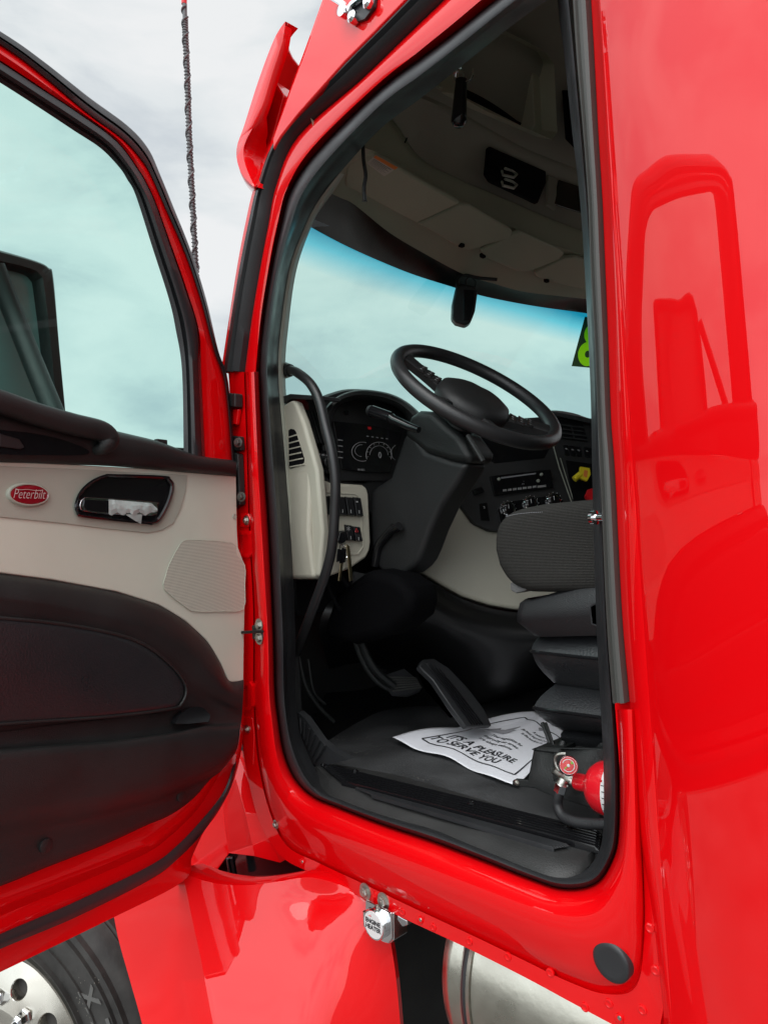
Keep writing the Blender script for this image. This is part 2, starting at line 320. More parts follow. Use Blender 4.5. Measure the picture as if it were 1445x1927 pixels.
# B side: flat land between rubber and side panel, then a rounded corner
PROF = [(-.485, -.03)]
while PROF[-1][0] < 1.3:      # the flare of the panel flattens out smoothly towards the rear
    x_, y_ = PROF[-1]; st_ = .008 if x_ < -.1 else .05
    PROF.append((x_+st_, y_-st_*math.tan(R(33)*math.exp(-(x_+st_/2+.485)/.28))))
AL = R(8.0); PP0 = Vector((-.62, -.03, 0)); PN = Vector((-math.sin(AL), -math.cos(AL), 0)); PDIR = Vector((math.cos(AL), -math.sin(AL), 0))
ys = [-240, -100, 95, 247, 380, 500, 647, 789, 900, 1157, 1320, 1500, 1600, 1740, 1927, 2200, 2500]
xe1 = [1060, 1072, 1084, 1097, 1107, 1114, 1122, 1128, 1133, 1144, 1156, 1170, 1180, 1205, 1230, 1262, 1290]
xe3 = [1100, 1106, 1117, 1125, 1133, 1138, 1144, 1149, 1157, 1170, 1184, 1196, 1206, 1228, 1248, 1280, 1300]
xf = [1140, 1147, 1157, 1164, 1171, 1179, 1187, 1195, 1198, 1206, 1212, 1218, 1224, 1242, 1272, 1312, 1345]
r1 = cat([PY(x, y, .016) for x, y in zip(xe1, ys)], 6); r2 = cat([PY(x, y, .012) for x, y in zip(xe3, ys)], 6)
r2b = cat([PY(x+3, y, -.004) for x, y in zip(xe3, ys)], 6)
r3 = cat([PY(x*.6+z*.4, y, -.014) for x, z, y in zip(xe3, xf, ys)], 6)
r3b = cat([PY(x*.2+z*.8, y, -.022) for x, z, y in zip(xe3, xf, ys)], 6)
zs_ = [PY(x, y, -.03).z for x, y in zip(xf, ys)]
r4 = cat([Vector((PROF[0][0], PROF[0][1], z)) for z in zs_], 6)
r3b = [a.lerp(c, .62)+Vector((0, -.004, 0)) for a, c in zip(r3, r4)]
body.loft([r1, r2, r2b, r3, r3b, r4])
body.build('cab_body', 'red', truck, angle=60)
b = B()
pp = [Vector((x, y, 0)) for x, y in PROF]
b.loft([[Vector((q_.x, q_.y, p.z)) for p in r4] for q_ in pp]+[[Vector((pp[-1].x+.02, pp[-1].y+.02, p.z)) for p in r4], [Vector((pp[-1].x+.02, 1.0, p.z)) for p in r4]])
b.build('sleeper_side_panel', 'red', truck, angle=50, label='glossy red sleeper side panel reflecting the open door')
# outer seals
b = B()
s_a = [p+Vector((0, -.0, 0)) for p in C]
def blend(P, Q, t_, dy): return [a.lerp(c, t_)+Vector((0, dy, 0)) for a, c in zip(P, Q)]
b.loft([blend(C, Dd, .02, .01), blend(C, Dd, .05, -.014), blend(C, Dd, .3, -.022), blend(C, Dd, .42, -.012), blend(C, Dd, .5, -.006), blend(C, Dd, .6, -.018), blend(C, Dd, .85, -.014), blend(C, Dd, .97, -.006), blend(C, Dd, .98, .012)])
b.build('outer_weatherstrip', 'rubber', truck, angle=50)
b = B()
ii = [0, 1, 2, 3, 4, 5, 6, 7, 8, 9, 10]
r1s = [PY(xe1[i]+ (6 if i < 5 else 3), ys[i], .012) for i in ii]; r2s = [PY(xe3[i], ys[i], .010) for i in ii]
r1s, r2s = cat(r1s, 6), cat(r2s, 6)
b.loft([blend(r1s, r2s, 0, .0), blend(r1s, r2s, .03, -.012), blend(r1s, r2s, .25, -.016), blend(r1s, r2s, .33, -.011), blend(r1s, r2s, .6, -.011), blend(r1s, r2s, .68, -.016), blend(r1s, r2s, .93, -.014), blend(r1s, r2s, 1, .0)])
b.build('rear_weatherstrip', 'rubber2', truck, angle=40)
# roof cheek above the door and roof shell
b = B()
cheek = [(513,284),(512,262),(545,170),(575,90),(607,0),(640,-90),(700,-200),(900,-520),(1200,-560),(1150,-240),(1060,-230),(930,-165),(840,-78),(764,0),(706,60),(648,118),(560,217),(528,258)]
b.prism([PY(*p, -.016) for p in cheek], (0, .1, 0))
b.build('roof_cheek', 'red', truck, bevel=.006, seg=3)
# far wall, rear wall, hood: seen only from the side
b = B()
b.box((-.1, 2.06, 1.75), 2.6, .05, .95); b.box((.45, 2.06, 2.75), 1.6, .05, 1.25); b.box((-.75, 2.06, 3.3), 1.1, .05, .3); b.box((-1.33, 2.06, 2.55), .12, .05, 1.2)
b.box((1.27, 1.0, 2.3), .05, 2.2, 2.6)
b.build('far_side_wall', 'red', truck)

b = B()
roofp = cat([Vector((a, 0, c)) for a, c in [(-1.345, 3.012), (-1.268, 3.09), (-1.2, 3.155), (-1.135, 3.225), (-1.07, 3.285), (-.96, 3.345), (-.6, 3.44), (.4, 3.50), (1.25, 3.50)]], 4)
def crown(y): return .36*max(0, min(1, 2.0*(1-abs(y-1.02)/1.02)))**.9
roof_y = [.03, .05, .08, .12, .16, .25, .35, .5, .7, 1.02, 1.4, 1.6, 1.7, 1.8, 1.9, 1.96, 2.0]
b.loft([[Vector((min(p.x+.03, 1.2), y_, p.z+crown(y_)-.045)) for p in roofp] for y_ in roof_y[3:]]); b.box((1.21, 1.0, 2.6), .02, 1.9, 2.4)
b.add([Vector((x_, 1.98, z_)) for x_, z_ in [(-1.35, 2.95), (-1.2, 3.12), (-.96, 3.3), (-.6, 3.4), (1.2, 3.46), (1.2, 1.5), (-.3, 1.5), (-.3, 3.1), (-1.2, 3.05)]], [list(range(9))])
b.add([Vector((x_, .11, z_)) for x_, z_ in [(-1.37, 2.85), (-1.22, 2.935), (-1.08, 2.975), (-.63, 3.0), (-.48, 2.99), (-.44, 1.5), (1.2, 1.5), (1.2, 3.46), (-.6, 3.42), (-.95, 3.33), (-1.07, 3.26), (-1.2, 3.13), (-1.33, 2.97)]], [list(range(13))])
b.build('cab_lining', 'head', truck, smooth=False)
b = B()
zt = 3.55
b.loft([[Vector((p.x, y_, p.z+crown(y_))) for p in roofp] for y_ in roof_y+[2.02, 2.03]])
b.build('roof_shell', 'red', truck, solid=.02)
# ---- windshield
GA = [(584,427),(640,457),(700,485),(776,516),(851,540),(904,556),(960,568),(1018,578),(1070,585),(1112,591),(1150,597)]
GB = [(597,352),(640,372),(668,386),(733,438),(800,478),(874,517),(930,534),(980,548),(1040,556),(1106,563),(1150,567)]
yA = [(-0.0+.2*i) for i in range(11)]

def kk(y): return max(-.05, 1-((y-1.0)/.97)**2)
def onx(px, py, fx):           # point of a pixel on a curved header surface x = fx(y)
    x = -1.4
    for _ in range(25): p = PX(px, py, x); x = .5*x+.5*fx(p.y)
    return PX(px, py, x)
def wpt(u, v):     # windshield: u across 0..1, v up 0..1
    y = .085+1.85*u; k = kk(y)
    return Vector((-1.57-.32*k+(.18+.15*k)*v-.02*math.sin(v*math.pi), y, 2.22+(.66+.08*k)*v))
b = B(); nu, nv = 40, 24
b.loft([[wpt(i/nu, j/nv) for i in range(nu+1)] for j in range(nv+1)])
ws = b.build('windshield', 'wglass', truck)
uvl = ws.data.uv_layers.new(name='UVMap')
for lp in ws.data.loops:
    c = ws.data.vertices[lp.vertex_index].co; k = kk(c.y)
    uvl.data[lp.index].uv = ((c.y-.085)/1.85, (c.z-2.22)/(.66+.08*k))
# windshield decal: black card with a green 8
pd = [(1100,596),(1165,604),(1140,697),(1075,689)]
def wsx(y): return -1.57-.32*kk(y)+(.18+.15*kk(y))*.85+.03
P0 = onx(1085, 640, wsx); nd = Vector((.86, -.35, -.36)).normalized(); dp = [N(*p, P0, nd) for p in pd]
b = B(); dn = (dp[1]-dp[0]).cross(dp[3]-dp[0]).normalized()
if dn.dot(CAM-dp[0]) < 0: dn = -dn
dp[2] = dp[1]+dp[3]-dp[0]
b.add(dp, [[0, 1, 2, 3]]); dcl = b.build('windshield_decal', 'gfilm', truck, smooth=False, label='black card with a green figure eight on the windshield')
uvl = dcl.data.uv_layers.new(name='UVMap'); eu, ev = (dp[1]-dp[0]), (dp[0]-dp[3])
for lp in dcl.data.loops:
    c = dcl.data.vertices[lp.vertex_index].co-dp[3]; uvl.data[lp.index].uv = (c.dot(eu.normalized())/ev.length, c.dot(ev)/ev.length_squared)
# pillar trim inside the opening
b = B()
tri = [(1,11),(2,12),(3,13),(4,13),(5,12),(6,10),(7,10),(8,8)]
A1 = [PY(*E0[i], .104) for i, d in tri]; A2 = [PY(E0[i][0]+d*.4, E0[i][1]+d*.3, .112) for i, d in tri]; A3 = [PY(E0[i][0]+d, E0[i][1]+d*.4, .135) for i, d in tri]
A1, A2, A3 = cat(A1, 6), cat(A2, 6), cat(A3, 6)
b.loft([A1, A2, A3, [p+Vector((-.07, .03, 0)) for p in A3]])
b.build('pillar_trim', 'grey', truck)
# ---- overhead: header band, header trim, visors, console
def fA(y): return -1.40-.165*kk(y)
def fB(y): return -1.37-.14*kk(y)
def fC(y): return -1.24-.12*kk(y)
def fD(y): return -1.20-.11*kk(y)
def fE(y): return -1.19-.11*kk(y)
cA = cat([onx(*p, fA) for p in GA], 5); cB = cat([onx(*p, fB) for p in GB], 5)
b = B(); b.loft([cA, [a.lerp(c, .5)+Vector((-.006, 0, .004)) for a, c in zip(cA, cB)], cB, [p+Vector((-.1, 0, .03)) for p in cB]])
b.build('windshield_header_band', mat('header_band', (.02, .022, .018), .3, var=.5, vscale=10), truck)
GD = [(590,240),(650,268),(714,289),(790,335),(866,380),(915,405),(969,430),(1030,455),(1060,467),(1095,479),(1150,497)]
GE = [(600,180),(690,185),(743,230),(790,297),(866,339),(910,358),(980,388),(1030,410),(1060,422),(1091,434),(1150,455)]
cD = cat([onx(*p, fD) for p in GD], 5); cE = cat([onx(*p, fE) for p in GE], 5)
b = B(); b.loft([cB, [a.lerp(c, .5)+Vector((0, 0, .01)) for a, c in zip(cB, cD)], cD, [p+Vector((-.01, 0, .03)) for p in cD], [p+Vector((-.01, 0, .015)) for p in cE], cE])
b.build('header_trim', 'head', truck, angle=40)
GF = [(620,120),(700,150),(760,172),(828,200),(882,228),(930,255),(980,282),(1030,303),(1083,323),(1110,333),(1160,352)]
def fF(y): return -1.13-.09*kk(y)
cF = cat([onx(*p, fF) for p in GF], 5)
b = B(); b.loft([cE, [a.lerp(c, .06)+Vector((-.006, 0, 0)) for a, c in zip(cE, cF)], [a.lerp(c, .5)+Vector((-.006, 0, .0)) for a, c in zip(cE, cF)], [a.lerp(c, .93)+Vector((-.004, 0, .0)) for a, c in zip(cE, cF)], cF, [p+Vector((.0, 0, .012)) for p in cF]])
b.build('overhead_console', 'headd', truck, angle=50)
GG = [(700,-150),(760,-110),(830,-70),(900,-30),(960,10),(1010,45),(1060,80),(1110,115),(1150,140),(1180,160),(1230,190)]
def fG(y): return -1.02-.08*kk(y)
cG = cat([onx(*p, fG) for p in GG], 5)
b = B(); cF2 = [p+Vector((0, 0, .012)) for p in cF]
b.loft([cF2, [a.lerp(c, .1)+Vector((.012, 0, 0)) for a, c in zip(cF2, cG)], [a.lerp(c, .5)+Vector((0, 0, 0)) for a, c in zip(cF2, cG)], cG, [p+Vector((.25, 0, .15)) for p in cG], [Vector((1.2, p.y, 3.5)) for p in cG]])
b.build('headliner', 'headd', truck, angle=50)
# cubby with a raised frame
def fCub(y): return -1.065-.08*kk(y)
cub_o = [(886,40),(960,75),(1000,98),(1014,118),(1020,245),(1010,258),(885,205),(830,175),(838,60)]
cub_i = [(893,70),(955,100),(990,120),(1001,135),(1006,235),(1000,246),(889,190),(850,168),(852,85)]
co_ = [onx(*p, fCub) for p in cub_o]; ci_ = [onx(*p, fCub) for p in cub_i]
b = B(); CV = Vector((-.05, 0, .03))
b.loft([[p-CV*1.0 for p in co_], [p-CV*-.02*10*.1 for p in co_], [a.lerp(c, .35) for a, c in zip(co_, ci_)], ci_, [p+CV*2.5 for p in ci_]], True, 0)
b.add([p+CV*.9 for p in ci_], [list(range(len(ci_)))], 1)
b.build('overhead_cubby', ['head', 'dark'], truck, bevel=.004)
for poly, nm in (([(1068,170),(1100,190),(1110,300),(1074,262)], 'overhead_cubby'), ):
    b = B(); b.prism([onx(*p, lambda y: fCub(y)+.02) for p in poly], (-.02, 0, .01)); b.build(nm, 'dark', truck)
# recessed hook panel
b = B(); fh = lambda y: fE(y)+.065
b.prism([onx(*p, fh) for p in [(921,275),(1027,322),(1027,345),(1012,382),(925,340),(916,325)]], (-.015, 0, 0))
hk = b.build('hook_panel', 'dark', truck, bevel=.003)
for (hx, hy) in ((958,324),(958,344)):
    b = B(); b.tube([onx(hx-14, hy-2, lambda y: fh(y)+.01), onx(hx-12, hy+5, lambda y: fh(y)+.02), onx(hx+8, hy+10, lambda y: fh(y)+.02), onx(hx+14, hy+4, lambda y: fh(y)+.01), onx(hx+6, hy-2, lambda y: fh(y)+.01), onx(hx-8, hy-7, lambda y: fh(y)+.01)], .004, 8)
    b.build('coat_hook', 'grey', hk)
b = B(); b.prism([onx(*p, fh) for p in [(1032,330),(1048,336),(1046,395),(1030,385)]], (-.01, 0, 0)); b.prism([onx(*p, fh) for p in [(1052,338),(1095,352),(1098,402),(1042,384)]], (-.006, 0, 0), 1)
b.build('cb_radio_slot', ['headd', 'gloss'], truck, bevel=.002)
# visors
def proj(p):
    d = Vector(p)-CAM; return (SRC_W/2+FPX*d.dot(rt)/d.dot(fwd), SRC_H/2-FPX*d.dot(up)/d.dot(fwd))
def vplane(cx):
    i = min(range(1, len(cB)-1), key=lambda k: abs(proj(cB[k])[0]-cx)); j = min(range(1, len(cD)-1), key=lambda k: abs(proj(cD[k])[0]-cx))
    n_ = (cB[i+1]-cB[i-1]).cross(cD[j]-cB[i]).normalized(); n_ = n_*(1 if n_.z < 0 else -1)
    return (cB[i]+cD[j])/2, n_
def slab(name, poly, off=.020, th=.018, m='head', bev=.007, cx=None):
    cx = cx or sum(p[0] for p in poly)/len(poly); P0, n_ = vplane(cx)
    b = B(); b.prism([N(*p, P0+n_*off, n_) for p in poly], -n_*th); return b.build(name, m, truck, bevel=bev, seg=3)
v1 = slab('sun_visor', [(690,372),(650,352),(655,300),(700,290),(714,296),(790,341),(866,383),(784,421),(735,395)])
v2 = slab('sun_visor', [(786,422),(868,384),(884,386),(960,432),(966,440),(955,450),(882,472),(868,470),(820,440)])
v3 = slab('sun_visor', [(905,474),(965,440),(980,436),(1055,470),(1062,478),(1052,490),(995,512),(975,512),(915,487)])
v4 = slab('sun_visor', [(1005,514),(1062,486),(1085,484),(1150,505),(1150,548),(1095,546),(1050,534),(1010,522)])
for (cx, cy) in ((868,461),(1028,528),(908,481)):
    P0, n_ = vplane(cx); c = N(cx, cy, P0+n_*.02, n_); b = B(); b.box(c, .014, .02, .014); b.build('visor_clip', 'dark', truck, bevel=.003)
# visor warning label
b = B(); lab = [(707,292),(749,315),(723,332),(690,307)]
P0, nl = vplane((690+650+655+700+714+790+866+784+735)/9); lp_ = [N(*p, P0+nl*.0212, nl) for p in lab]; b.prism(lp_, -nl*.0012, 0)
top = [lp_[0], lp_[1], lp_[1].lerp(lp_[2], .25), lp_[0].lerp(lp_[3], .25)]
off = nl*.0008; b.prism([p+off for p in top], -off*.4, 1)
for i in range(6):
    t_ = .36+.1*i; a = lp_[0].lerp(lp_[3], t_)+off; c = lp_[1].lerp(lp_[2], t_)+off; a, c = a.lerp(c, .06), a.lerp(c, .9-.15*(i % 2))
    b.prism([a, c, c.lerp(lp_[2]+off, .035), a.lerp(lp_[3]+off, .035)], -off*.3, 2)
wl = b.build('warning_label', ['labelw', 'orange', 'ink'], v1, smooth=False)
# hanging wire loom at visor
b = B(); b.tube(cat([PY(683,270,.13), PY(684,300,.13), PY(688,330,.132), PY(685,352,.13), PY(686,378,.13)], 5), .0045, 8)
for dx in (-4, 0, 4): b.tube([PY(686,352,.13), PY(686+dx,380,.13)], .0012, 6)
b.build('loose_wire_loom', 'plastic', truck)
b = B(); b.tube(cat([onx(792,180,fF), onx(786,215,fE), onx(770,250,fE), onx(762,268,fE)], 5), .002, 6); b.build('overhead_cable', 'dark', truck)
# pull handle (hung from roof)
b = B(); yh = .22
b.tube([PY(868,150,yh), PY(866,175,yh), PY(864,215,yh), PY(863,229,yh), PY(863,238,yh)], [.0125, .014, .0165, .0175, .010], 20)
ph = b.build('horn_pull_handle', 'gloss', truck, angle=60)
b = B(); b.tube([PY(869,100,yh), PY(866,128,yh)], .003, 8); b.tube(cat([PY(866,125,yh), PY(858,135,yh), PY(857,150,yh), PY(868,155,yh), PY(880,152,yh), PY(888,144,yh), PY(890,130,yh)], 5), .003, 8)
b.tube(cat([PY(853,140,yh), PY(862,133,yh), PY(872,140,yh), PY(873,150,yh)], 5), .004, 8)
b.build('hook', 'chrome', ph)
# dash camera / mirror on the windshield
b = B(); fm = lambda y: fA(y)+.05
c0 = onx(875, 565, fm)
outl = [(858,538),(866,533),(893,537),(899,548),(894,585),(886,606),(876,612),(858,607),(850,598),(851,570)]
b.prism([N(*p, c0, -fwd) for p in outl], fwd*.05)
dc_ = b.build('dash_camera', 'plastic', truck, bevel=.008, seg=3)
b = B(); b.prism([N(*p, c0+(-fwd)*.002, -fwd) for p in [(872,545),(893,546),(893,570),(884,603),(872,602)]], fwd*.003); b.build('screen', 'gloss', dc_, bevel=.001)
b = B(); b.tube(cat([N(*p, c0, -fwd) for p in [(860,540),(862,525),(875,518),(900,523),(935,526)]], 5), .006, 8)
b.tube(cat([N(*p, c0, -fwd) for p in [(878,540),(876,528),(884,520)]], 4), .003, 8); b.tube(cat([N(*p, c0, -fwd) for p in [(893,541),(895,532),(888,522)]], 4), .003, 8)
b.build('mount_arm', 'plastic', dc_)

# ---- exterior sun visor above the windshield
b = B()
o_ = [(541,44),(541,55),(535,89),(515,151),(500,201),(488,229),(470,268),(520,272),(500,330),(481,352),(462,335),(450,310),(448,279),(461,240),(488,155),(519,74)]
sec = [PY(*p, -.03) for p in [(541,42),(519,74),(488,155),(461,240),(448,279),(450,310),(462,335),(481,352)]]
sec = cat(sec, 4)
inner = [p+Vector((.0, 0, 0))+(Vector((.05, 0, .02)) if 0 else Vector((.018*math.sin(math.pi*min(1, i/len(sec)*1.0)), 0, 0))) for i, p in enumerate(sec)]
def vis(y):
    q_ = min(y+.03, 2.03-y); return Vector((-.34*(1-math.exp(-q_*4.6)), y+.03, .33*(1-math.exp(-q_*1.6))))
yy = [-.03, .0, .03, .06, .1, .15, .2, .3, .6, 1.0, 1.4, 1.7, 1.95, 2.05]
b.loft([[p+vis(y_) for p in sec] for y_ in yy])
b.build('exterior_sun_visor', 'red', truck, solid=.006, angle=60)
b = B()
inn = [(541,50),(535,89),(515,151),(500,201),(487,232),(470,262),(463,285),(468,315),(483,352)]
sc2 = cat([PY(*p, -.03) for p in [(541,42),(519,74),(488,155),(461,240),(448,279),(450,310),(462,335),(481,352)]], 6); si2 = cat([PY(*p, -.028) for p in inn], 6)[:len(sc2)]
si2 = [cat([PY(*p, -.028) for p in inn], 6)[min(int(round(k*48/(len(sc2)-1))), 48)] for k in range(len(sc2))]
b.loft([[p+EY*.03 for p in sc2], sc2, [a.lerp(c, .08)-EY*.006 for a, c in zip(sc2, si2)], [a.lerp(c, .9)-EY*.006 for a, c in zip(sc2, si2)], si2, [p+EY*(.012+.10*max(0, (k/len(si2)-.42)/.58))+EX*.02*max(0, (k/len(si2)-.42)/.58) for k, p in enumerate(si2)]])
b.build('visor_end_cap', 'red', truck, angle=60)
b = B(); b.prism([PY(*p, .02) for p in [(515,148),(534,178),(512,262),(518,286),(500,325),(481,352),(466,315),(461,285),(468,262),(487,228)]], (-.02, .10, 0)); b.build('visor_bracket', 'red', truck, bevel=.006)
# chrome bracket on roof cheek
b = B(); yb = -.03
b.prism([PY(*p, -.018) for p in [(655,28),(668,12),(690,-8),(712,-20),(708,15),(690,38),(668,45)]], (0, -.006, 0), 1)
b.tube(cat([PY(625,-5,yb), PY(645,8,yb), PY(655,22,yb), PY(662,10,yb), PY(680,-5,yb), PY(700,-20,yb)], 5), .007, 10)
b.lathe(PY(663,32,-.03), -EY, [(.012, -.01), (.012, .004), (.006, .008)], 16); b.lathe(PY(692,5,-.03), -EY, [(.012, -.01), (.012, .004), (.006, .008)], 16); b.lathe(PY(646,20,-.035), -EY, [(.013, -.01), (.013, .006), (.004, .01)], 16)
b.build('mirror_bracket', ['chrome', 'rubber'], truck, angle=30)

# ---- jamb details
jy = .004
def jr(name, poly, y, th, m='red', bev=.004, par=truck):
    b = B(); b.prism([PY(*p, y) for p in poly], (0, -th, 0)); return b.build(name, m, par, bevel=bev, seg=3)
jr('seal_end_clip', [(428,740),(458,742),(458,768),(430,766)], 0, .025, 'plastic')
jr('jamb_bracket', [(445,770),(456,770),(452,800),(444,800)], .0, .012)
h = jr('door_hinge', [(444,850),(459,855),(463,950),(448,958)], .0, .018, 'plastic', .003)
bolt('hinge_bolt', PY(449,833,-.02), Vector((.4, -1, 0)), .008, h, .009, 'dull'); bolt('hinge_bolt', PY(455,935,-.022), Vector((.4, -1, 0)), .008, h, .009, 'dull')
jr('hinge_plate', [(441,820),(460,822),(462,848),(442,850)], .0, .014, 'plastic', .003)
def striker_frame(cx, cy, wd, hh):
    o1 = [(cx-wd,cy-hh),(cx+wd*.5,cy-hh),(cx+wd,cy-hh+8),(cx+wd,cy+hh-8),(cx+wd*.5,cy+hh),(cx-wd,cy+hh)]
    i1 = [(cx-wd,cy-hh+7),(cx+wd*.2,cy-hh+7),(cx+wd-7,cy-hh+13),(cx+wd-7,cy+hh-13),(cx+wd*.2,cy+hh-7),(cx-wd,cy+hh-7)]
    b = B(); a_, c_ = [PY(*p, -.004) for p in o1], [PY(*p, -.004) for p in i1]; bk = EY*.018
    b.loft([[p+bk for p in a_], a_, c_, [p+bk for p in c_]], True); b.build('hinge_bracket', 'red', truck, bevel=.002)
striker_frame(463, 1024, 11, 25); striker_frame(464, 1310, 10, 27)
jr('hinge_bolt_tab', [(455,965),(470,966),(475,978),(470,992),(455,992)], .002, .006)
bolt('jamb_bolt', PY(464,979,-.006), -EY, .008, truck); bolt('jamb_bolt', PY(466,1372,.0), -EY, .007, truck); bolt('jamb_bolt', PY(520,1551,.002), -EY, .007, truck)
b = B(); b.prism([PY(*p, -.014) for p in [(479,1176),(497,1176),(500,1200),(480,1202)]], (0, -.008, 0)); b.tube([PY(440,1191,-.03), PY(495,1188,-.028)], .004, 8)
ck = b.build('door_check_strap', 'plastic', truck, bevel=.002)
bolt('check_bolt', PY(488,1176,-.022), -EY, .010, ck); bolt('check_bolt', PY(488,1201,-.022), -EY, .010, ck)
jr('jamb_rib', [(457,1345),(478,1350),(482,1380),(480,1440),(462,1410)], .006, .006)
# flange rivets, plug, bolts
bolt('flange_bolt', PY(688,1677,.002), -EY, .011, truck, .008); bolt('flange_bolt', PY(722,1695,.002), -EY, .011, truck, .008)
for (px_, py_) in ((569,1622),(791,1731),(1165,1916)):
    b = B(); b.lathe(PY(px_, py_, .002), -EY, [(.007, -.002), (.007, .003), (.004, .004)], 16); b.lathe(PY(px_, py_, -.002), -EY, [(.0035, .0), (.003, .001)], 12, 1); b.build('rivet', ['red', 'steel'], truck)
for (px_, py_) in ((705,1684),(757,1716),(815,1745),(883,1771),(955,1800),(1035,1830),(1100,1895),(1145,1888),(1222,1746),(1233,1826),(1208,1900)):
    b = B(); b.lathe(PY(px_, py_, .002), -EY, [(.0075, -.002), (.0072, .0015), (.005, .0022), (.002, .001)], 16); b.build('spot_weld', 'red', truck)
b = B(); pc = PY(1151,1809,-.012); b.lathe(pc, -EY, [(.030, -.02), (.0305, .003), (.0275, .006), (.02, .0055), (.012, .005)], 40); b.build('rubber_plug', 'rubber', truck, angle=60)
# striker pin on rear pillar
b = B(); sp = PY(1136,973,.0); b.lathe(sp, -EX*1.0+EY*.3, [(.006, 0), (.006, .016), (.011, .017), (.011, .024), (.008, .026)], 20); b.build('striker_pin', 'chrome', truck, angle=30)

# ================================================================= lower body: hood side, fender, tank, wheel
b = B()
rows = [  # left to right ridges of the cowl under the hinge pillar: top point .. bottom point
 [(300,1500),(290,1640),(270,1760)], [(360,1480),(362,1590),(352,1670)], [(385,1500),(398,1600),(396,1655)], [(415,1465),(424,1560),(431,1606)], [(436,1440),(462,1530),(480,1612)], [(450,1420),(490,1530),(527,1624)], [(462,1400),(507,1520),(548,1612)]]
yz = [.02, .0, .015, .03, .0, .02, .012]
cols_ = [[PY(*p, yv) for p in c] for c, yv in zip(rows, yz)]
b.loft(cols_); b.build('cowl_panel', 'red', truck, bevel=.006, seg=3, solid=.004, bang=12)
b = B(); b.prism([PY(*p, .05) for p in [(385,1640),(420,1590),(500,1600),(580,1630),(660,1680),(640,1700),(400,1680)]], (0, .3, 0)); b.tube([PY(433,1612,.02), PY(440,1655,.02)], .012, 10)  # black block stands in for the dark gap below the cowl, with a pipe
b.build('cowl_dark_gap', 'gloss', truck, bevel=.004)
# fender
b = B()
rowsY = [1690, 1735, 1818, 1927, 2080, 2300]
n_m = Vector((.48, -.76, .44)).normalized(); P_m = PY(565, 1665, -.055)
def col_px(top, xs): return [top]+list(zip(xs, rowsY))
c1 = [N(*p, P_m, n_m) for p in col_px((343,1640), [354, 363, 381, 400, 428, 455])]
c2 = [N(*p, P_m, n_m) for p in col_px((400,1664), [408, 412, 425, 445, 470, 495])]
c3 = [N(*p, P_m, n_m) for p in col_px((470,1668), [472, 474, 478, 485, 500, 515])]
c4 = [N(*p, P_m, n_m) for p in col_px((556,1652), [550, 548, 545, 542, 540, 540])]
c0 = [PY(p[0], p[1], q_.y-.035) for p, q_ in zip([(205,1700), (214,1722), (224,1770), (245,1845), (268,1927), (305,2080), (340,2300)], c1)]
c5 = [PY(p[0], p[1], y_) for p, y_ in zip(col_px((585,1646), [585, 585, 588, 592, 600, 610]), [-.035, -.04, -.06, -.09, -.12, -.15, -.18])]
c6 = [PY(p[0], p[1], y_) for p, y_ in zip(col_px((640,1662), [640, 645, 650, 660, 670, 680]), [-.01, -.015, -.03, -.045, -.055, -.06, -.06])]
c7 = [PY(p[0], p[1], y_) for p, y_ in zip(col_px((690,1688), [700, 705, 709, 714, 722, 730]), [.02, .015, .01, .0, -.01, -.01, -.01])]
c8 = [PY(p[0], p[1], y_) for p, y_ in zip([(728,1735), (731,1752), (737,1785), (745,1840), (753,1927), (764,2080), (775,2300)], [.03]*7)]
g_ = []
for ca_, cb_ in zip([c0, c1, c2, c3, c4, c5, c6, c7], [c1, c2, c3, c4, c5, c6, c7, c8]):
    k_n = 3
    for k in range(k_n): g_.append([a.lerp(c, k/k_n) for a, c in zip(ca_, cb_)])
g_.append(c8)
# smooth every row except at the front crease, then add a rolled top lip
sm = [list(c) for c in g_]
for it in range(3):
    for ci in range(5, len(g_)-1):
        sm[ci] = [(a+2*b__+c)/4 for a, b__, c in zip(sm[ci-1], sm[ci], sm[ci+1])]
cols9 = []
for c in sm:
    cc = cat(c, 5); t0 = cc[0]; cols9.append([t0+Vector((-.03, .07, -.015)), t0+Vector((-.012, .028, .0)), t0+Vector((-.003, .010, .001))]+[t0.lerp(cc[1], .35)]+cc[1:])
b.loft(cols9)
arch = cols9[0]
b.loft([arch, [p+Vector((-.004, .012, 0)) for p in arch], [p+Vector((-.01, .35, 0)) for p in arch]])
redge = cols9[-1]; b.loft([redge, [p+Vector((-.012, .02, 0)) for p in redge]])
b.build('fender', 'red', truck, angle=32)
# wheel arch upper and hood (hidden behind the door from here, seen from the side)
b = B()
hp = []
for x_ in [-1.62, -1.9, -2.3, -2.8, -3.3, -3.7]:
    wd = .86 - .12*max(0, (-x_-2.3)/1.4); tz = 2.16-.10*max(0, (-x_-1.6)/2)
    hp.append([Vector((x_, 1-wd*math.cos(math.pi*k/16) if 0 < k < 16 else (1-wd if k == 0 else 1+wd), 1.45+(tz-1.45)*min(1, math.sin(math.pi*k/16)*1.9))) for k in range(17)])
b.loft(hp); b.add(hp[-1]+[Vector((-3.72, 1.7, .7)), Vector((-3.72, .3, .7))], [list(range(19))]); b.build('hood', 'red', truck, angle=50)
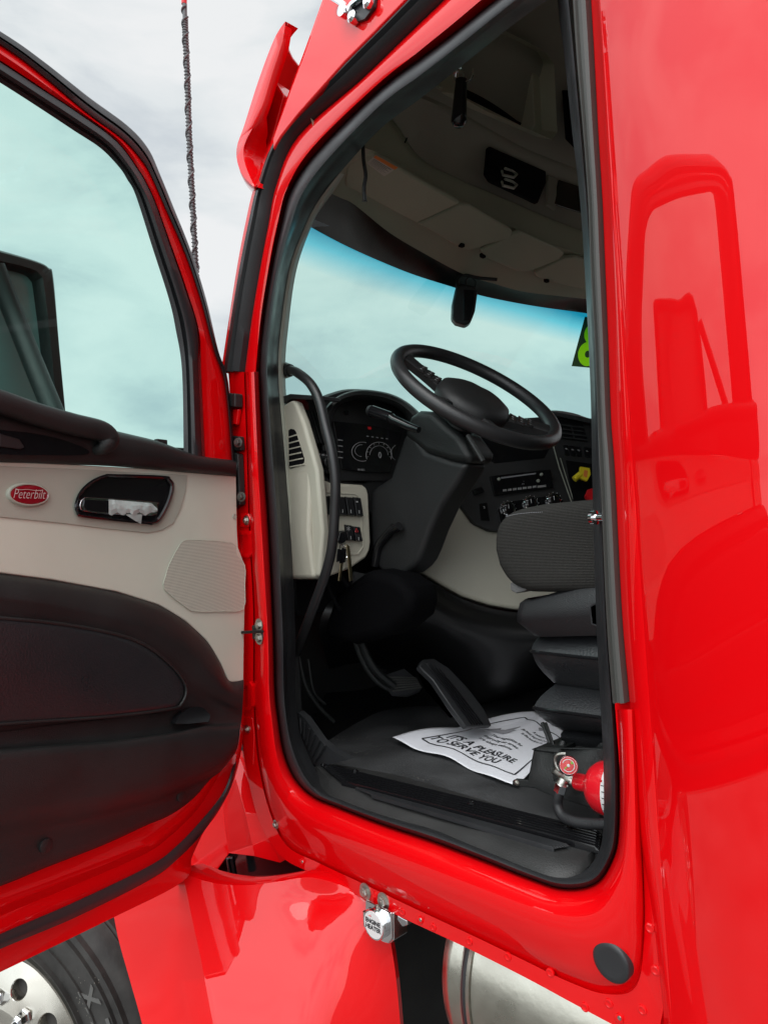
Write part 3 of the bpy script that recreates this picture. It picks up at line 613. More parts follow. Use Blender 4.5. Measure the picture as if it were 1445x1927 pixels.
# wheel
WN = Vector((math.sin(R(25)), -math.cos(R(25)), 0)); WT = Vector((math.cos(R(25)), math.sin(R(25)), 0))
wh = thing('x', '', '', WC); bpy.data.objects.remove(wh)
WS = 1.06
b = B(); b.lathe(WC, WN, [(.29, -.02), (.30, .0), (.315, .008), (.36, .018), (.42, .022), (.455, .014), (.49, -.008), (.503, -.022), (.508, -.036), (.511, -.04), (.508, -.046), (.514, -.05), (.515, -.14), (.512, -.145), (.515, -.15), (.515, -.25), (.49, -.29), (.40, -.31), (.30, -.30)], 96)
for rr in (.332, .385, .447, .470): b.lathe(WC, WN, [(rr-.003, .0), (rr-.0015, .026 if rr < .45 else .018), (rr+.0015, .026 if rr < .45 else .018), (rr+.003, .0)], 96, cap=False)
b.v = [WC+(v-WC)*WS for v in b.v]
wheel = b.build('wheel', 'tyre', truck, angle=25, label='front wheel with polished aluminium rim and hand holes')
b = B()
def wp(a, r_, h): return WC+WT*(r_*math.cos(a))+EZ*(r_*math.sin(a))+WN*h
# disc with holes: build sectors
nh = 10; seg = 12; prof_in, prof_out = (.145, -.055), (.262, -.03)
def prof_h(r_): # disc face height
    t_ = (r_-.10)/(.275-.10); return .035 - .062*max(0, t_)**1.2
for k in range(nh):
    a0 = 2*math.pi*(k+.5)/nh + .3; hr = .026; rc = .200
    circ = []; box_ = []
    for i in range(24):
        th = 2*math.pi*i/24; x_, y_ = hr*math.cos(th), hr*1.05*math.sin(th)
        circ.append((rc+x_, y_/rc))
        # matching outer boundary of the sector
        m_ = max(abs(math.cos(th)), abs(math.sin(th))); bx, by = math.cos(th)/m_, math.sin(th)/m_
        box_.append((.204+.061*bx, by*math.pi/nh))
    Cc = [wp(a0+a_, r_, prof_h(r_)) for r_, a_ in circ]; Bb = [wp(a0+a_, r_, prof_h(r_)) for r_, a_ in box_]
    b.loft([Bb, Cc, [p-WN*.003+(p-wp(a0, rc, prof_h(rc)))*-.08 for p in Cc], [p-WN*.045 for p in Cc]], True)
b.lathe(WC, WN, [(.143, prof_h(.143)), (.12, prof_h(.12)+.0), (.085, .036), (.083, .075), (.06, .088), (.0, .09)], 60)
b.lathe(WC, WN, [(.265, prof_h(.265)), (.272, -.030), (.281, -.018), (.288, .0), (.295, .012), (.302, .012), (.304, .0)], 80, cap=False)
b.lathe(WC-WN*.12, WN, [(.27, 0), (.268, .07)], 60, 1, cap=False)
b.v = [WC+(v-WC)*WS for v in b.v]
b.build('rim', ['rim', 'dark'], wheel, angle=35)
for k in range(10):
    a = 2*math.pi*k/10+.3; p = wp(a, .167, prof_h(.167)-.002); b = B(); b.lathe(p, WN, [(.021, 0), (.021, .006), (.0165, .008), (.0165, .028), (.012, .034)], 6); b.lathe(p, WN, [(.008, .034), (.008, .046)], 10); b.v = [WC+(v-WC)*WS for v in b.v]; b.build('lug_nut', 'chrome', wheel, angle=30)
b = B()
def wtext(s_, ang, rad, size, h): b.text(s_, size, wp(ang, rad, h), -WT*math.sin(ang)*-1 if 0 else (WT*math.sin(ang)-EZ*math.cos(ang)), (WT*math.cos(ang)+EZ*math.sin(ang)), .0012, bold=.002)
wtext('X', R(34), .40, .075, .022); wtext('Z', R(22), .40, .085, .022)
b.v = [WC+(v-WC)*WS for v in b.v]
b.build('tyre_lettering', mat('raised_rubber', (.10, .10, .095), .6), wheel, smooth=False)
# tank and chassis
TR = .22; tq = PY(823, 1860, .035); TC = Vector((0, .255, tq.z)); x0 = tq.x
b = B(); b.lathe(Vector((x0, TC.y, TC.z)), EX, [(0, -.02), (.12, -.018), (.19, -.006), (TR-.006, .008), (TR, .02), (TR+.003, .028), (TR+.003, .034), (TR, .04), (TR, 1.6), (.15, 1.64), (0, 1.65)], 96)
tank = b.build('air_tank', 'alu', truck, angle=28, label='brushed aluminium cylinder slung under the cab')
b = B(); b.lathe(Vector((x0+.062, TC.y, TC.z)), EX, [(TR+.001, 0), (TR+.006, .0), (TR+.006, .022), (TR+.001, .022)], 96, cap=False); b.lathe(Vector((x0+.064, TC.y, TC.z)), EX, [(TR+.0062, .001), (TR+.0085, .006), (TR+.0085, .009), (TR+.0062, .012)], 96, 1, cap=False)
b.build('strap', ['alu', 'rubber'], tank, angle=30)
b = B()
b.box((-.9, .75, 1.1), 3.6, .12, .3); b.box((-.9, .95, 1.28), 1.2, .9, .06); b.box((-1.15, .55, .92), .5, .06, .05); b.box((-1.0, .45, 1.12), .3, .3, .08); b.box((-1.3, .62, 1.0), .2, .2, .2)
b.tube(cat([(-1.3, .5, 1.05), (-1.0, .45, .98), (-.7, .5, .95), (-.3, .6, .93)], 6), .025, 10)
b.box((-.9, 1.2, .95), .8, .8, .5)
b.box((-2.2, .6, .75), 1.4, .9, .5)
b.build('chassis', 'under', truck, bevel=.006)
b = B(); b.tube(cat([(-1.15, .34, 1.02), (-.95, .3, .93), (-.8, .34, .82), (-.7, .36, .72)], 8), .018, 10); b.build('red_hose', 'redp', truck)
# engine heater plug
b = B(); hy = -.012
b.prism([PY(*p, hy) for p in [(687,1693),(736,1718),(737,1768),(730,1777),(722,1775),(690,1758),(686,1745)]], (0, .006, 0)); b.prism([PY(*p, hy+.006) for p in [(730,1715),(740,1718),(741,1770),(733,1777)]], (0, .04, 0))
b.prism([PY(*p, hy+.03) for p in [(737,1718),(765,1732),(766,1742),(738,1750)]], (0, .03, 0))
hb = b.build('engine_heater_socket', 'chrome', truck, bevel=.0025, label='chrome engine heater socket with round lettered cap')
pc = PY(711,1736,hy); b = B(); b.lathe(pc, -EY, [(.030, 0), (.031, .010), (.029, .013), (.027, .0125)], 40); cap_ = b.build('socket_cap', 'chrome', hb, angle=30)
b = B(); b.lathe(pc-EY*.0126, -EY, [(.0265, 0), (.0262, .001)], 40, 0); b.text('ENGINE', .0125, pc-EY*.0142+EZ*.006, EX, EZ, .0002, 1, bold=.0004); b.text('HEATER', .0125, pc-EY*.0142-EZ*.006, EX, EZ, .0002, 1, bold=.0004)
b.build('cap_lettering', ['white', 'ink'], hb, smooth=False)
b = B(); b.tube([PY(687,1715,hy-.008), PY(688,1742,hy-.008)], .005, 10); b.tube([PY(690,1722,hy-.01), PY(700,1722,hy-.012)], .003, 8); b.build('latch', 'chrome', hb)
bolt('socket_screw', PY(710,1706,hy), -EY, .003, hb, .002)

# ---- aerial (on its own spring mount in front of the cab)
b = B(); ya = -.02
pa = [PY(347,-60,ya), PY(347,8,ya)]
b.tube(pa, .0075, 10, 1)
path = cat([PY(*p, ya) for p in [(348,8),(349,60),(353,150),(356,250),(361,350),(366,450),(372,560),(380,700),(388,860),(396,1040)]], 8)
b.tube(path, .0062, 10, 0)
hel = []
n_ = 900; Lh = len(path)-1
for i in range(n_):
    t_ = .07+.6*i/n_; f = t_*Lh; k = int(f); p = path[k].lerp(path[min(k+1, Lh)], f-k); a = i*.55
    hel.append(p+Vector((math.cos(a)*.0078, math.sin(a)*.0078, 0)))
b.tube(hel, .0011, 5, 0)
h2 = []
for i in range(240):
    t_ = .02+.63*i/240; f = t_*Lh; k = int(f); p = path[k].lerp(path[min(k+1, Lh)], f-k); a = -i*.33
    h2.append(p+Vector((math.cos(a)*.0078, math.sin(a)*.0078, 0)))
b.tube(h2, .0026, 6, 0)
b.tube([path[-1], path[-1]-EZ*.12+EY*.12], .014, 10, 0)
b.build('aerial', [mat('aerial_grey', (.10, .105, .11), .5, var=.3, vscale=40), 'redp'], truck, angle=60, label='tall wire wound radio aerial with red tip')
# ================================================================= DOOR
DH = Vector((-1.54, -.02, 0)); DA = R(16)
DS = Vector((math.sin(DA), -math.cos(DA), 0)); DN = Vector((math.cos(DA), math.sin(DA), 0))   # hinge -> free edge, inner face normal
def D(px, py, off=0.0): return N(px, py, DH+DN*off, DN)
def dl(pts, off=0.0): return [D(*p, off) for p in pts]
FE = -430   # free edge pixel column
oO = [(443,870),(430,720),(411,659),(388,562),(360,473),(329,395),(302,329),(279,279),(240,236),(167,182),(78,112),(0,58),(-200,-62),(-330,-140),(-400,-150),(FE,-90),(FE-4,400),(FE-4,800),(FE,1100)]
oR = [(437,868),(424,725),(403,659),(380,570),(349,477),(310,388),(286,333),(268,303),(231,262),(162,211),(78,140),(0,83),(-195,-38),(-320,-108),(-380,-115),(FE+20,-60),(FE+16,400),(FE+16,800),(FE+18,1100)]
oB = [(381,862),(374,700),(372,620),(349,543),(326,477),(295,388),(279,352),(262,322),(220,266),(153,216),(78,167),(0,116),(-180,0),(-290,-60),(-340,-62),(FE+70,-20),(FE+66,400),(FE+66,800),(FE+68,1100)]
oG = [(346,862),(343,700),(331,620),(318,562),(287,465),(256,368),(240,338),(225,315),(190,279),(140,246),(78,205),(0,155),(-150,62),(-245,5),(-290,0),(FE+112,40),(FE+108,400),(FE+108,800),(FE+108,1100)]
cO, cR, cB_, cG_ = [cat([Vector((*p, 0)) for p in l], 6) for l in (oO, oR, oB, oG)]
def DL(c, off): return [D(p[0], p[1], off) for p in c]
def LM(c1, c2, t_): return [a.lerp(b_, t_) for a, b_ in zip(c1, c2)]
b = B()
# bottom outline (hinge side down, bottom edge, free edge)
bo = [(443,870),(452,1000),(462,1100),(462,1300),(456,1400),(440,1470),(410,1530),(386,1562),(362,1612),(344,1659),(211,1728),(0,1830),(-200,1926),(-400,2015),(FE-4,1980),(FE-4,1500),(FE,1100)]
bR = [(437,868),(446,1000),(456,1100),(456,1300),(450,1395),(434,1450),(404,1512),(380,1548),(330,1600),(281,1633),(140,1698),(0,1758),(-200,1845),(-380,1915),(FE+16,1890),(FE+16,1500),(FE+18,1100)]
bQ = [(400,900),(420,1000),(425,1100),(425,1300),(420,1350),(400,1400),(370,1440),(340,1480),(290,1520),(230,1560),(120,1600),(0,1645),(-180,1710),(-330,1760),(FE+80,1740),(FE+70,1500),(FE+68,1100)]
dO, dR, dQ = [cat([Vector((*p, 0)) for p in l], 6) for l in (bo, bR, bQ)]
loopO = cO+dO[::-1][1:-1]; loopR = cR+dR[::-1][1:-1]
OUT, SK = -.085, -.03
# window frame (red) between weatherstrips + door edge + outer skin with window opening
b.loft([DL(LM(loopO, loopR, .6), SK+.012), DL(LM(loopO, loopR, 0), SK), [p for p in DL(loopO, OUT)]], True)
b.loft([DL(LM(cO, cR, .6), SK+.012), DL(LM(cR, cB_, .12), SK+.018), DL(LM(cR, cB_, .5), SK+.024), DL(LM(cR, cB_, .9), SK+.018), DL(LM(cR, cB_, 1.0), SK+.0), DL(cG_, SK-.012), DL(cG_, OUT+.004), DL(cB_, OUT), DL(cO, OUT)])
b.loft([DL(LM(dO, dR, .6), SK+.012), DL(LM(dO, dR, .95), SK+.008), DL(LM(dR, dQ, .12), SK+.004), DL(LM(dR, dQ, .3), SK-.004), DL(LM(dR, dQ, .45), SK+.004), DL(LM(dR, dQ, .6), SK+.0), DL(dQ, SK-.004)])
# outer skin below the belt
outer = dO[:]; b.add(DL(outer, OUT), [list(range(len(outer)))])
door = b.build('door', 'red', truck, angle=35, label='open driver door with beige and black trim panel')
# weatherstrips
b = B()
b.loft([DL(LM(cO, cR, .0), SK+.005), DL(LM(cO, cR, .05), SK+.02), DL(LM(cO, cR, .4), SK+.026), DL(LM(cO, cR, .5), SK+.018), DL(LM(cO, cR, .6), SK+.026), DL(LM(cO, cR, .95), SK+.022), DL(LM(cO, cR, 1.0), SK+.008)])
b.build('frame_weatherstrip', 'rubber', door, angle=60)
b = B()
b.loft([DL(LM(cB_, cG_, 0), SK+.01), DL(LM(cB_, cG_, .04), SK+.03), DL(LM(cB_, cG_, .35), SK+.036), DL(LM(cB_, cG_, .55), SK+.03), DL(LM(cB_, cG_, .58), SK+.018), DL(LM(cB_, cG_, .72), SK+.016), DL(LM(cB_, cG_, .75), SK+.02), DL(LM(cB_, cG_, 1.0), SK+.012), DL(LM(cB_, cG_, 1.0), SK-.03)])
b.build('glass_run_channel', 'rubber', door, angle=60)
s1 = [(446,1433),(432,1489),(386,1562),(337,1615),(281,1657),(140,1728),(0,1787),(-200,1876),(-400,1960)]; s2 = [(439,1440),(421,1489),(386,1535),(334,1590),(281,1629),(140,1697),(0,1757),(-200,1845),(-385,1918)]
s1, s2 = [cat([Vector((*p, 0)) for p in l], 8) for l in (s1, s2)]
b = B(); b.loft([DL(s1, SK+.008), DL(LM(s1, s2, .06), SK+.022), DL(LM(s1, s2, .5), SK+.026), DL(LM(s1, s2, .94), SK+.022), DL(s2, SK+.0)]); b.build('lower_weatherstrip', 'rubber', door, angle=60)
# glass
b = B(); gpts = DL(cG_[:-6], SK-.022); gl_ = [(p.x+ (8 if 0 else 0), p.y) for p in cG_]
b.add(DL(LM(cG_, cB_, .25), SK-.022), [list(range(len(cG_)))]); b.build('window_glass', 'glass', door, smooth=False)
# small tab on the sill of the window
b = B(); b.box(D(303,832,-.02), .03, .012, .012, (DS, DN, EZ)); b.build('window_tab', 'plastic', door, bevel=.002)
# trim: upper black bolster
def dprism(name, pts, off, th, m, bev=.004, par=None, seg=3, n=0, label=None):
    P2 = cat([Vector((*p, 0)) for p in pts], n, True) if n else [Vector((*p, 0)) for p in pts]
    b = B(); b.prism(DL(P2, off), DN*-th); return b.build(name, m, par or door, bevel=bev, seg=seg, label=label)
bt = [(-430,640),(-200,705),(-60,742),(0,756),(90,777),(178,801),(240,816),(300,831),(370,856),(437,866),(444,871)]
bb = [(-430,868),(-200,868),(-60,868),(0,870),(60,871),(120,874),(200,877),(280,883),(360,890),(430,895),(445,896)]
cbt, cbb = [cat([Vector((*p, 0)) for p in l], 5) for l in (bt, bb)]
b = B(); b.loft([DL(cbt, SK-.02), DL(cbt, -.004), DL(LM(cbt, cbb, .05), .012), DL(LM(cbt, cbb, .16), .022), DL(LM(cbt, cbb, .4), .024), DL(LM(cbt, cbb, .75), .02), DL(LM(cbt, cbb, .93), .010), DL(cbb, .001), DL(cbb, -.02)])
b.build('door_bolster', 'plastic', door, angle=60)
# pull grip: dark scoop and grip bar
b = B()
scoop = [(-70,815),(-40,795),(0,808),(60,815),(120,828),(165,846),(160,856),(100,857),(0,855),(-60,853)]
b.add(DL(cat([Vector((*p, 0)) for p in scoop], 4, True), .0255), [list(range(40))]); b.build('grip_scoop', 'gloss', door, smooth=False)
b = B(); gp = cat([D(*p) for p in [(-420,690),(-200,722),(-60,752),(40,784),(110,803),(165,816),(180,832),(168,850)]], 6)
gp = [p+DN*.04 for p in gp]; gp[-1] -= DN*.02; nG = len(gp)
b.tube(gp, [.021]*(nG-6)+[.02, .019, .018, .016, .013, .009], 14); b.build('pull_grip', 'plastic', door, angle=70)
dprism('window_switch', [(0,815),(38,826),(48,842),(40,846),(0,840)], .029, .004, 'dash', .002)
# beige panel
bei_t = bb
beige = [(445,896),(447,1000),(449,1030),(461,1062),(462,1110),(460,1200),(459,1282),(432,1284),(415,1245),(390,1205),(350,1168),(300,1138),(220,1113),(100,1091),(0,1078),(-200,1055),(-430,1035),(-430,868),(-200,868),(0,869),(120,873),(280,882)]
dprism('trim_panel', beige, 0, .03, 'beige', .003)
# satin grey strip
strip = [(353,894),(350,925),(342,955),(327,985),(305,998),(280,1003),(200,995),(120,985),(0,973),(-200,955),(-430,935),(-430,880),(-200,878),(0,877),(150,883)]
dprism('accent_strip', strip, .003, .006, 'grey', .0015)
# groove line
# badge
bc = D(53, 931, .004); bu, bv = -DS, EZ
b = B(); rx, rz = .0385*.98, .0185
def ell(sx_, sz_, off, n=48): return [bc+bu*sx_*math.cos(2*math.pi*i/n)+bv*sz_*math.sin(2*math.pi*i/n)+DN*off for i in range(n)]
b.loft([ell(rx+.0035, rz+.0035, -.002), ell(rx+.0035, rz+.0035, .003), ell(rx+.001, rz+.001, .006), ell(rx-.001, rz-.001, .0055), ell(rx-.0015, rz-.0015, .003)], True)
bd = b.build('badge', 'grey', door, angle=50, label='oval red enamel badge with chrome script lettering')
b = B(); b.loft([ell(rx, rz, .002), ell(rx-.0005, rz-.0005, .0045), ell(rx*.8, rz*.8, .0058)], True, cap=True); b.build('enamel', 'badge', bd, angle=60)
b = B(); b.loft([ell(rx, rz, .004), ell(rx-.0008, rz-.0008, .0062), ell(rx-.0016, rz-.0016, .004)], True); b.build('badge_rim', 'chrome', bd, angle=60)
b = B(); tt = B(); tt.text('Peterbilt', .0225, (0, 0, 0), (1, 0, 0), (0, 1, 0), bold=-.0003, sx=.80)
b.add([bc+bu*(v.x+v.y*.32)+bv*v.y*1.12+DN*(.0066+v.z) for v in tt.v], tt.f)
b.tube(cat([bc+bu*x_+bv*y_+DN*.0066 for x_, y_ in [(.026,.0085),(.012,.0075),(-.004,.009),(-.018,.0080),(-.027,.0095)]], 5), .0005, 6)
b.build('badge_script', mat('script_metal', (.75, .72, .70), .35, .3), bd, angle=20)
# handle bezel, recess, lever, tape
hz_o = [(141,950),(150,925),(172,904),(198,893),(215,892),(308,895),(322,901),(329,915),(322,945),(305,978),(290,987),(272,986),(160,974),(145,966)]
hz_i = [(148,948),(156,929),(176,910),(200,899),(215,898),(304,901),(316,906),(321,917),(314,944),(299,972),(287,980),(272,979),(164,968),(151,961)]
cho, chi = [cat([Vector((*p, 0)) for p in l], 4, True) for l in (hz_o, hz_i)]
b = B(); b.loft([DL(cho, .002), DL(cho, .010), DL(LM(cho, chi, .5), .013), DL(chi, .010), DL(chi, .0055), DL(LM(chi, [Vector((235, 940, 0))]*len(chi), .25), .0040)], True)
b.add(DL(LM(chi, [Vector((235, 940, 0))]*len(chi), .25), .0040), [list(range(len(chi)))])
hb_ = b.build('door_handle', 'gloss', door, angle=50, label='inner release handle in a glossy black recess, lever wrapped in tape')
lev = [(152,946),(158,938),(175,936),(290,944),(297,950),(296,962),(288,970),(206,968),(160,962),(152,956)]
b = B(); b.prism(DL(cat([Vector((*p, 0)) for p in lev], 3, True), .012), DN*-.012); b.build('lever', 'chrome', hb_, bevel=.003, seg=3)
b = B(); b.prism(DL([(160,940),(206,942),(206,965),(162,960),(158,952)], .0145), DN*-.004); b.build('lever_face', 'gloss', hb_, bevel=.001)
b = B(); random.seed(3); nt_ = 16; lo = []
for i in range(nt_+1):
    px_ = 205+92*i/nt_; t_ = 939+8*i/nt_; bt_ = 967+5*math.sin(i*1.7)*.6
    if i >= nt_-1: t_ += 5*(i-nt_+2); bt_ -= 4*(i-nt_+2)
    j = lambda: random.uniform(-1, 1)*.0012
    lo.append([D(px_, t_, .008), D(px_, t_+1, .015+j()), D(px_+j()*900, (t_*2+bt_)/3, .0185+j()), D(px_+j()*900, (t_+bt_*2)/3, .0185+j()), D(px_, bt_, .016+j()), D(px_, bt_+1, .004)])
b.loft(lo); b.add([D(236,968,.015), D(268,968,.016), D(266,986,.012), D(256,981,.013)], [[0, 1, 2, 3]])
b.build('tape_wrap', 'tape', hb_, angle=15)
# speaker grille
sg = [(345,1019),(363,1016),(438,1022),(447,1045),(461,1064),(461,1100),(458,1146),(420,1150),(367,1150),(346,1139),(310,1108),(312,1085),(320,1060),(336,1030)]
csg = cat([Vector((*p, 0)) for p in sg], 3, True)
b = B(); b.add(DL(csg, .0035), [list(range(len(csg)))]); sp_ = b.build('speaker_grille', 'perf', door, smooth=False, label='perforated beige speaker grille')
uvl = sp_.data.uv_layers.new(name='UVMap')
for lp in sp_.data.loops:
    c = sp_.data.vertices[lp.vertex_index].co; uvl.data[lp.index].uv = (c.dot(DS)/.0033, c.z/.0033)
b = B(); cc_ = DL(csg, .0035); b.tube(cc_+[cc_[0], cc_[1]], .0006, 6, cap=False); b.build('grille_rim', 'beige', sp_)
# screw plug at hinge edge
b = B(); b.lathe(D(441,972,.0), DN, [(.007, .001), (.006, .003), (.003, .002)], 16); b.build('screw_cover', 'grey', door)
# black lower panel: lofted bulge
T = [(459,1281),(432,1286),(415,1247),(390,1207),(350,1170),(300,1140),(220,1115),(100,1093),(0,1080),(-200,1057),(-430,1037)]
# rows of the profile from top boundary to bottom boundary, as (pixel line, offset)
rowsD = [
 ([(459,1279),(432,1281),(415,1247),(390,1207),(350,1170),(300,1140),(220,1115),(100,1093),(0,1080),(-200,1057),(-430,1037)], .0),
 ([(459,1290),(436,1292),(412,1254),(384,1215),(344,1180),(296,1150),(216,1126),(98,1104),(0,1091),(-200,1068),(-430,1048)], .018),
 ([(458,1310),(430,1300),(395,1262),(366,1232),(330,1205),(285,1180),(210,1158),(95,1135),(0,1122),(-200,1100),(-430,1080)], .034),
 ([(457,1330),(425,1318),(380,1285),(352,1262),(320,1238),(278,1213),(205,1188),(92,1166),(0,1156),(-200,1138),(-430,1120)], .030),
 ([(456,1345),(420,1330),(375,1312),(352,1305),(335,1310),(290,1330),(210,1345),(90,1352),(0,1362),(-200,1380),(-430,1400)], .018),
 ([(455,1352),(420,1345),(390,1340),(375,1331),(340,1331),(290,1338),(210,1352),(90,1366),(0,1378),(-200,1398),(-430,1420)], .022),
 ([(454,1360),(418,1362),(392,1362),(372,1366),(335,1374),(290,1381),(210,1391),(90,1400),(0,1408),(-200,1428),(-430,1450)], .030),
 ([(453,1366),(418,1368),(392,1368),(372,1371),(335,1378),(290,1385),(210,1396),(90,1405),(0,1413),(-200,1433),(-430,1455)], .055),
 ([(452,1375),(425,1385),(400,1388),(375,1392),(335,1397),(290,1404),(210,1414),(90,1424),(0,1432),(-200,1452),(-430,1475)], .064),
 ([(449,1400),(425,1430),(395,1445),(370,1455),(330,1468),(285,1478),(205,1492),(90,1510),(0,1525),(-200,1552),(-430,1585)], .058),
 ([(444,1415),(420,1446),(393,1460),(366,1473),(325,1490),(280,1503),(200,1522),(88,1543),(0,1560),(-200,1592),(-430,1630)], .035),
 ([(438,1424),(416,1450),(395,1463),(366,1480),(325,1500),(280,1517),(200,1540),(88,1568),(0,1590),(-200,1630),(-430,1672)], .012),
 ([(437,1425),(415,1452),(396,1466),(364,1500),(322,1530),(276,1550),(198,1585),(86,1628),(0,1662),(-200,1730),(-430,1800)], .006),
 ([(437,1425),(415,1452),(396,1467),(364,1503),(322,1533),(276,1553),(198,1588),(86,1631),(0,1665),(-200,1733),(-430,1803)], -.03)]
gD = [cat([D(*p, off) for p in pts], 6) for pts, off in rowsD]
gD = list(map(list, zip(*[cat(list(c), 3) for c in zip(*gD)])))
b = B(); b.loft(gD); low = b.build('lower_trim_panel', 'plastic', door, angle=60, label='black lower door panel with map pocket')
# padded insert with groove around
ins = [(-430,1135),(-200,1148),(0,1163),(120,1175),(220,1194),(275,1215),(315,1245),(342,1275),(351,1300),(342,1324),(320,1334),(200,1349),(0,1363),(-200,1383),(-430,1402)]
ci_ = cat([Vector((*p, 0)) for p in ins], 5, True)
b = B(); ctr = [Vector((60, 1265, 0))]*len(ci_)
b.loft([DL(ci_, .022), DL(LM(ci_, ctr, .01), .040), DL(LM(ci_, ctr, .03), .044), DL(LM(ci_, ctr, .10), .046)], True); b.add(DL(LM(ci_, ctr, .10), .046), [list(range(len(ci_)))])
b.build('padded_insert', 'vinyl', door, angle=60)
b = B(); gi = DL(ci_, .0425); b.tube(gi[5:-5], .0035, 8); b.build('insert_piping', 'plastic', door, angle=60)
# cup scoop at the pocket end, plugs
b = B(); sc_ = cat([D(*p, .031) for p in [(322,1361),(330,1345),(350,1332),(372,1330),(387,1345),(384,1357)]], 5); b.loft([sc_, [p+DN*.014 for p in sc_], [D(355,1362,.045)]*len(sc_)]); b.build('pocket_end_scoop', 'gloss', door, angle=70)
for (px_, py_) in ((86,1591),(341,1498)):
    b = B(); b.lathe(D(px_, py_, .010), DN, [(.0125, 0), (.0125, .003), (.0115, .0036)], 28); b.build('plug', 'plastic', door, angle=40)
# exterior mirror on the door, seen through its window
def mo(pts, off): return [D(*p, off) for p in pts]
mfr_o = [(-300,440),(-120,445),(0,470),(60,488),(85,500),(97,520),(108,640),(123,790),(-300,900)]
b = B()
mo_c = [(-260,430),(-100,446),(0,471),(70,492),(92,504),(101,522),(112,650),(128,830),(132,980),(120,1010),(-120,1060),(-260,1060)]
mi_c = [(-230,470),(-100,480),(0,500),(50,512),(66,524),(72,545),(86,660),(101,830),(104,960),(95,985),(-120,1030),(-230,1030)]
OFM = -.30
a1 = cat([D(*p, OFM) for p in mo_c], 5, True); a2 = cat([D(*p, OFM) for p in mi_c], 5, True)
b.loft([[p-DN*.10 for p in [q_.lerp(sum(a1, Vector())/len(a1), .35) for q_ in a1]], [p-DN*.06 for p in a1], a1, [p+DN*.012 for p in LM(a1, a2, .25)], [p+DN*.012 for p in LM(a1, a2, .8)], a2, [p-DN*.02 for p in a2]], True)
mir = b.build('exterior_mirror', 'plastic', door, angle=45, label='black exterior mirror head seen through the door glass')
b = B(); b.add([p-DN*.018 for p in a2], [list(range(len(a2)))]); b.build('mirror_glass', mat('mirror_glass', (.17, .25, .25), .3), mir, smooth=False)
b = B()
b.tube(cat([D(-10,500,-.27), D(30,600,-.26), D(70,700,-.2), D(110,800,-.12), D(120,860,-.09)], 5), .022, 12); b.tube(cat([D(-200,470,-.2), D(-300,700,-.12), D(-330,860,-.09)], 5), .02, 10)
b.build('mirror_arm', 'plastic', mir)

# ================================================================= DASHBOARD
xd = -1.47
top = [(580,752),(590,748),(605,746),(628,738),(655,731),(690,731),(735,739),(765,752),(792,775),(830,800),(900,800),(985,800),(1030,780),(1045,771),(1080,775),(1115,786),(1180,795)]
b = B()
tp = cat([PX(*p, xd) for p in top], 4)
fr = [Vector((xd-.35-.05*kk(p.y), p.y, 2.36)) for p in tp]
bt_ = [Vector((xd, p.y, 2.12)) for p in tp]
b.loft([fr, [p.lerp(q_, .7)+Vector((0, 0, -.006)) for p, q_ in zip(tp, fr)], [p+Vector((-.015, 0, -.0)) for p in tp], [p+Vector((-.0, 0, -.006)) for p in tp], bt_, [p+Vector((-.2, 0, -.1)) for p in bt_]])
dash = b.build('dashboard', 'dash', truck, angle=40, label='dark dashboard with instrument cluster')
b = B(); b.prism([PY(*p, .119) for p in [(530,746),(545,741),(606,745),(606,753),(548,750),(533,760)]], (0, .06, 0)); b.build('dash_lip', 'dash', dash, bevel=.003)
def dx(name, pts, off, th, m, bev=.002, par=None, n=0, label=None):
    P2 = cat([Vector((*p, 0)) for p in pts], n, True) if n else [Vector((*p, 0)) for p in pts]
    b = B(); b.prism([PX(p.x, p.y, xd+off) for p in P2], (-th, 0, 0)); return b.build(name, m, par or dash, bevel=bev, label=label)
# cluster hood: raised arch
b = B()
ho = [(604,790),(612,768),(632,748),(660,736),(690,733),(735,741),(768,758),(795,785),(800,820)]
hi = [(622,800),(626,785),(634,768),(650,757),(680,752),(720,757),(752,772),(768,795),(770,830)]
cho, chi = [cat([Vector((*p, 0)) for p in l], 5) for l in (ho, hi)]
L_ = lambda c, o: [PX(p.x, p.y, xd+o) for p in c]
b.loft([L_(cho, -.06), L_(cho, .05), L_(LM(cho, chi, .15), .07), L_(LM(cho, chi, .5), .075), L_(LM(cho, chi, .8), .066), L_(chi, .05), L_(chi, .012)])
b.build('cluster_hood', 'plastic', dash, angle=60)
dx('cluster_face', [(606,790),(625,755),(690,738),(760,760),(795,800),(750,905),(640,905),(610,880)], .006, .01, 'dash')
dx('cluster_sensor', [(646,775),(652,772),(657,774),(656,780),(650,782)], .010, .003, 'gloss')
scr = dx('cluster_screen', [(627,792),(700,800),(757,815),(734,889),(690,889),(644,883)], .012, .006, 'gloss')
# printed dial rings on the screen
b = B(); po = xd+.0135
def dial(cx, cy, rx_, ry_, a0, a1, w_=.0006, n=26, mi=0):
    b.tube([PX(cx+rx_*math.cos(R(a0+(a1-a0)*i/n)), cy-ry_*math.sin(R(a0+(a1-a0)*i/n)), po) for i in range(n+1)], w_, 5, mi)
dial(713, 856, 24, 24, -20, 200, .0009); dial(713, 856, 17, 17, 0, 180); dial(682, 850, 20, 18, 70, 290, .0008); dial(680, 848, 12, 11, 80, 270); dial(752, 852, 16, 16, 120, 240, .0007)
for k in range(9):
    a = R(-10+25*k); b.tube([PX(713+20*math.cos(a), 856-20*math.sin(a), po), PX(713+23*math.cos(a), 856-23*math.sin(a), po)], .0006, 5)
b.text('0', .024, PX(715,857,po), EY, EZ, .0003, 0, bold=.0004)
for (tx, ty, s_) in ((680,884,'88188.5'),): b.text(s_, .008, PX(tx, ty, po), EY, EZ, .0002)
